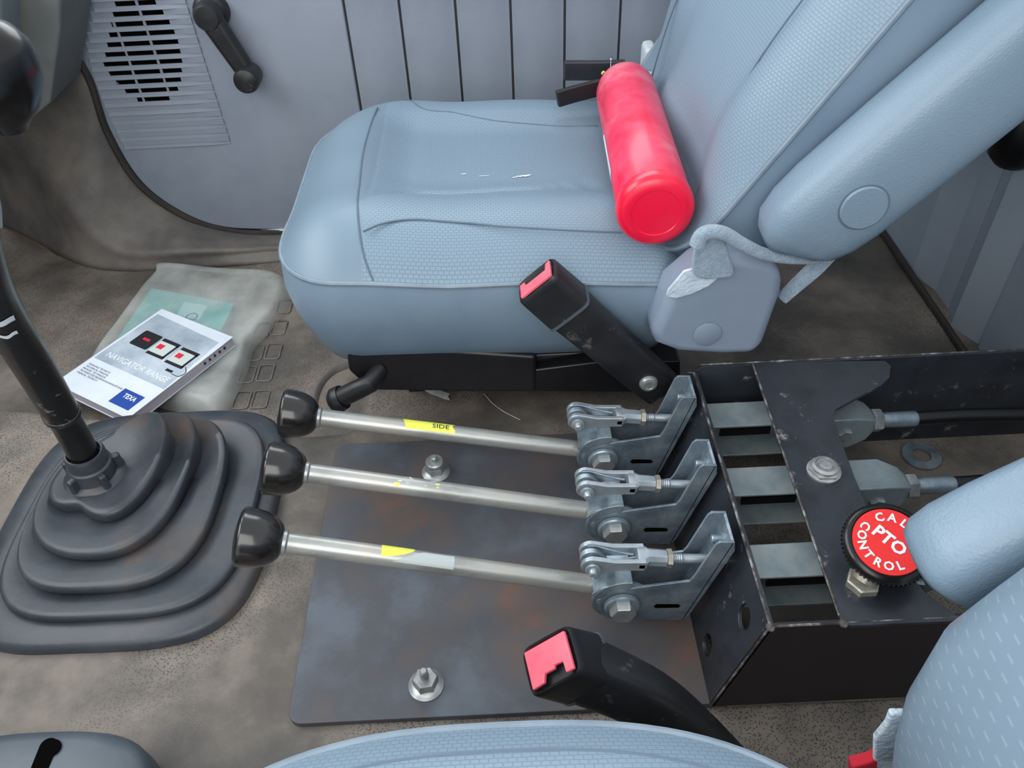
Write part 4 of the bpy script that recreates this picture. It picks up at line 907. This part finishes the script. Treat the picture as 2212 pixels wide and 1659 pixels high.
# label on the left flank: patch wrapped on the cylinder
lo = fd.cross(V((0, 0, 1))).normalized()
if lo.x > 0: lo = -lo
def flank(s, a): return fb+fd*s+(lo*math.cos(math.radians(a))+upx*math.sin(math.radians(a)))*(RE+0.0003)
tocam = (CAM-(fb+fd*Lx*0.4)); tocam = (tocam-fd*tocam.dot(fd)).normalized()
a_sil = math.degrees(math.atan2(tocam.dot(upx), tocam.dot(lo)))-90
MB().grid(lambda a, b: flank(0.085+0.135*a, a_sil-25+(48*b if a < 0.85 else 48*b*(1-0.5*(a-0.85)/0.15))-(0 if a > 0.08 else 16*b*(1-a/0.08))), 24, 10).build('paper_label', M['white'], cy, ang=80)
# ================================================================== MANUAL, BAG, TEAL BOOKLET
zt = ZF+0.048
c_bl, c_tl, c_tr, c_br = PZ(128, 833, zt), PZ(338, 662, zt), PZ(478, 722, zt), PZ(303, 912, zt)
bu = ((c_tr-c_tl)+(c_br-c_bl)).normalized(); bv = ((c_tl-c_bl)+(c_tr-c_br)).normalized(); bv = (bv-bu*bv.dot(bu)).normalized()
bc = (c_bl+c_tl+c_tr+c_br)/4; BW = ((c_tr-c_tl).length+(c_br-c_bl).length)/2; BH = ((c_tl-c_bl).length+(c_tr-c_br).length)/2; TH = 0.019
book = thing('manual', bc-V((0, 0, TH)), 'thick white technical manual with grey picture cover on a plastic bag', 'book')
Bk = lambda a, b, z=0.0: bc+bu*(a-0.5)*BW+bv*(b-0.5)*BH+V((0, 0, z))
N0 = V((0, 0, 1))
MB().box(Bk(0.5, 0.5, -TH/2), (BW-0.003, BH-0.003, TH-0.0012), bu, bv, N0).build('pages', M['pages'], book)
MB().box(Bk(0.5, 0.5, -0.0004), (BW, BH, 0.0008), bu, bv, N0).build('front_cover', M['paper'], book)
MB().box(Bk(0.5, 0.5, -TH+0.0004), (BW, BH, 0.0008), bu, bv, N0).build('back_cover', M['paper'], book)
cov = MB().box(Bk(0.001, 0.5, -TH/2), (0.0008, BH, TH), bu, bv, N0).build('spine', M['paper'], book)
def pr(name, pts, mt, z=0.0003): return MB().prism([[Bk(a, b, z-0.0002) for a, b in pts]], (0, 0, 0.0002)).build(name, M[mt], book)
pr('cover_picture', [(0.03, 0.33), (0.985, 0.33), (0.94, 0.90), (0.04, 0.935)], 'pic', 0.0003)
pr('logo_square', [(0.66, 0.055), (0.92, 0.055), (0.92, 0.205), (0.66, 0.205)], 'blue')
text('lettering', 'TEXA', M['inkwhite'], book, Bk(0.80, 0.150, 0.0004), bu, bv, 0.0125, bold=0.025, sx=0.85)
text('lettering', 'NAVIGATOR RANGE', M['inkwhite'], book, Bk(0.52, 0.405, 0.0004), bu, bv, 0.0165, bold=0.01, sx=0.92)
for i, s in enumerate(['MANUALE TECNICO', 'TECHNICAL MANUAL', 'MANUEL TECHNIQUE', 'TECHNISCHES BEDIENUNGSANLEITUNG', 'MANUAL TECNICO']):
    text('lettering', s, M['inkgrey'], book, Bk(0.06, 0.265-0.026*i, 0.0004), bu, bv, 0.0052, align='LEFT', sx=1.05)
def rect(cx, cy_, w, h): return [(cx-w/2, cy_-h/2), (cx+w/2, cy_-h/2), (cx+w/2, cy_+h/2), (cx-w/2, cy_+h/2)]
def rnd(cx, cy_, w, h):
    return [(cx+x/1.0, cy_+y) for x, y in rr(0, 0, w/2, h/2, 0.02)]
pr('device_print', rnd(0.27, 0.66, 0.24, 0.175), 'ink', 0.0005); pr('device_print', rect(0.27, 0.665, 0.09, 0.025), 'inkred', 0.0007)
for cx, cy_ in ((0.53, 0.645), (0.80, 0.635)):
    pr('device_print', rect(cx, cy_+0.080, 0.23, 0.035), 'ink', 0.0005); pr('device_print', rect(cx, cy_-0.078, 0.23, 0.030), 'ink', 0.0005)
    pr('device_print', rect(cx+0.10, cy_, 0.025, 0.15), 'ink', 0.0005)
    pr('device_print', rect(cx-0.015, cy_, 0.20, 0.13), 'screen', 0.0006); pr('device_print', rect(cx-0.05, cy_+0.01, 0.075, 0.05), 'inkred', 0.0007)
cab = crom([Bk(0.93, 0.575, 0.0006), Bk(0.99, 0.53, 0.0006), Bk(0.97, 0.475, 0.0006), Bk(0.88, 0.475, 0.0006)], 6)
MB().tube(cab, 0.0006, 6).build('device_print', M['ink'], book); pr('device_print', rect(0.83, 0.49, 0.085, 0.025), 'ink', 0.0005)
MB().add([Bk(1.0, 0.80+0.03*k+dy, -0.004-dz_) for k in range(5) for dy, dz_ in ((0, 0), (0.014, 0), (0.014, 0.004), (0, 0.004))], [(4*k, 4*k+1, 4*k+2, 4*k+3) for k in range(5)])
for k in range(5): MB().box(Bk(0.998, 0.70+0.05*k, -0.008), (0.0012, 0.0035, 0.004), bu, bv, N0).build('edge_mark', M['ink'], book)
# teal booklet in the bag
zb_ = ZF+0.020
tb4 = [PZ(u, v, zb_) for u, v in ((326, 622), (506, 655), (452, 770), (250, 735))]
teal = MB().prism([tb4], (0, 0, -0.012)).build('booklet', M['teal'], bevel=0.001); tag(teal, 'teal booklet showing through the cloudy plastic bag', 'book')
MB().prism([[PZ(u, v, zb_+0.0004) for u, v in ((398, 652), (448, 660), (430, 690), (380, 682))]], (0, 0, -0.0003)).build('cover_label', M['tealight'], teal)
c_ = PZ(414, 684, zb_+0.0008)
MB().lathe(c_, (0, 0, 1), [(0.011, 0), (0.011, 0.0003), (0.0085, 0.0003), (0.0085, 0)], 24, caps=False).build('cover_ring', M['blue'], teal)
# bag outline
bo = [PZ(u, v, ZF+0.010) for u, v in ((350, 570), (480, 582), (608, 592), (622, 648), (575, 715), (545, 748), (530, 800), (478, 890), (400, 884), (330, 868), (255, 820), (190, 790), (250, 700), (300, 630), (335, 590))]
bo = crom(bo, 5, True); bcx = sum((p for p in bo), V())/len(bo)
def bagz(p, f):
    e = 1-f; h = 0.0250*min(1, (1-f)/0.10)**0.6 if f > 0.0 else 0.0250
    return ZF+0.002+h+0.0030*noise.noise(V((p.x*22, p.y*22, 1)))*min(1, e*5)+0.0016*noise.noise(V((p.x*60, p.y*45, 7)))*min(1, e*5)
rings = []
for k in range(31):
    f = 1-k/30*0.99; ring = []
    for p in bo:
        q = bcx+(p-bcx)*f; q.z = bagz(q, f); ring.append(q)
    rings.append(ring)
rb = [V((p.x, p.y, ZF+0.0015)) for p in bo]
t = MB().loft([rb]+rings, caps=False); t.f.append(tuple(len(bo)*31+k for k in range(len(bo))))
bag = t.build('plastic_bag', M['film'], ang=80); tag(bag, 'cloudy translucent plastic bag on the footwell floor under the white manual', 'plastic bag')
# ================================================================== SMALL BITS
p = PZ(952, 852, 0.0); z = floor_h(p.x, p.y)+0.004
oc = [V((q.x, q.y, z)) for q in (PZ(u, v, 0) for u, v in ((918, 845), (945, 843), (958, 848), (972, 852), (968, 858), (972, 866), (958, 863), (948, 858), (932, 853)))]
tag(MB().prism([oc], (0, 0, 0.0008)).build('paper_scrap', M['scrap']), 'torn pale paper scrap on the floor under the seat rail', 'scrap')
th = crom([PZ(u, v, 0.002) for u, v in ((1045, 850), (1065, 872), (1090, 890), (1124, 907))], 6)
tag(MB().tube(th, 0.0006, 5).build('straw', M['scrap']), 'thin pale straw lying on the dark floor near the seat rail', 'straw')
# lever gaiter housing in the driver's footwell
q = PZ(100, 1640, 0.05)
hs = thing('lever_housing_cover', (q.x, q.y, floor_h(q.x, q.y)), 'dark grey rounded plastic cover with slot beside the gear boot', 'cover')
cc = V((PZ(70, 1640, 0.05).x, 0.30, 0)); rings = []
for f, z in ((1.0, -0.03), (1.0, 0.02), (0.985, 0.04), (0.93, 0.05), (0.80, 0.054), (0.4, 0.056), (0.02, 0.056)):
    rings.append([V((cc.x+se(0, 0, 0.118, 0.075, 2*pi*k/48, 0.7).x*f, cc.y+se(0, 0, 0.118, 0.075, 2*pi*k/48, 0.7).y*f, z)) for k in range(48)])
MB().loft(rings).build('cover_shell', M['housing'], hs, ang=60)
q = PZ(92, 1640, 0.057)
MB().prism([[V((q.x+a, q.y+b, 0.0555)) for a, b in rr(0, 0, 0.008, 0.020, 0.0075, 5)]], (0, 0, 0.0012)).build('slot', M['hole'], hs)  # no recess cut: black patch paints the dark inside of the slot
q = PZ(112, 1615, 0.057)
MB().lathe((q.x, q.y, 0.0555), (0, 0, 1), [(0.008, 0), (0.008, 0.0013), (0, 0.0013)], 20).build('screw_hole_shade', M['hole'], hs)  # black disc paints the shade of a hole, shell stays closed
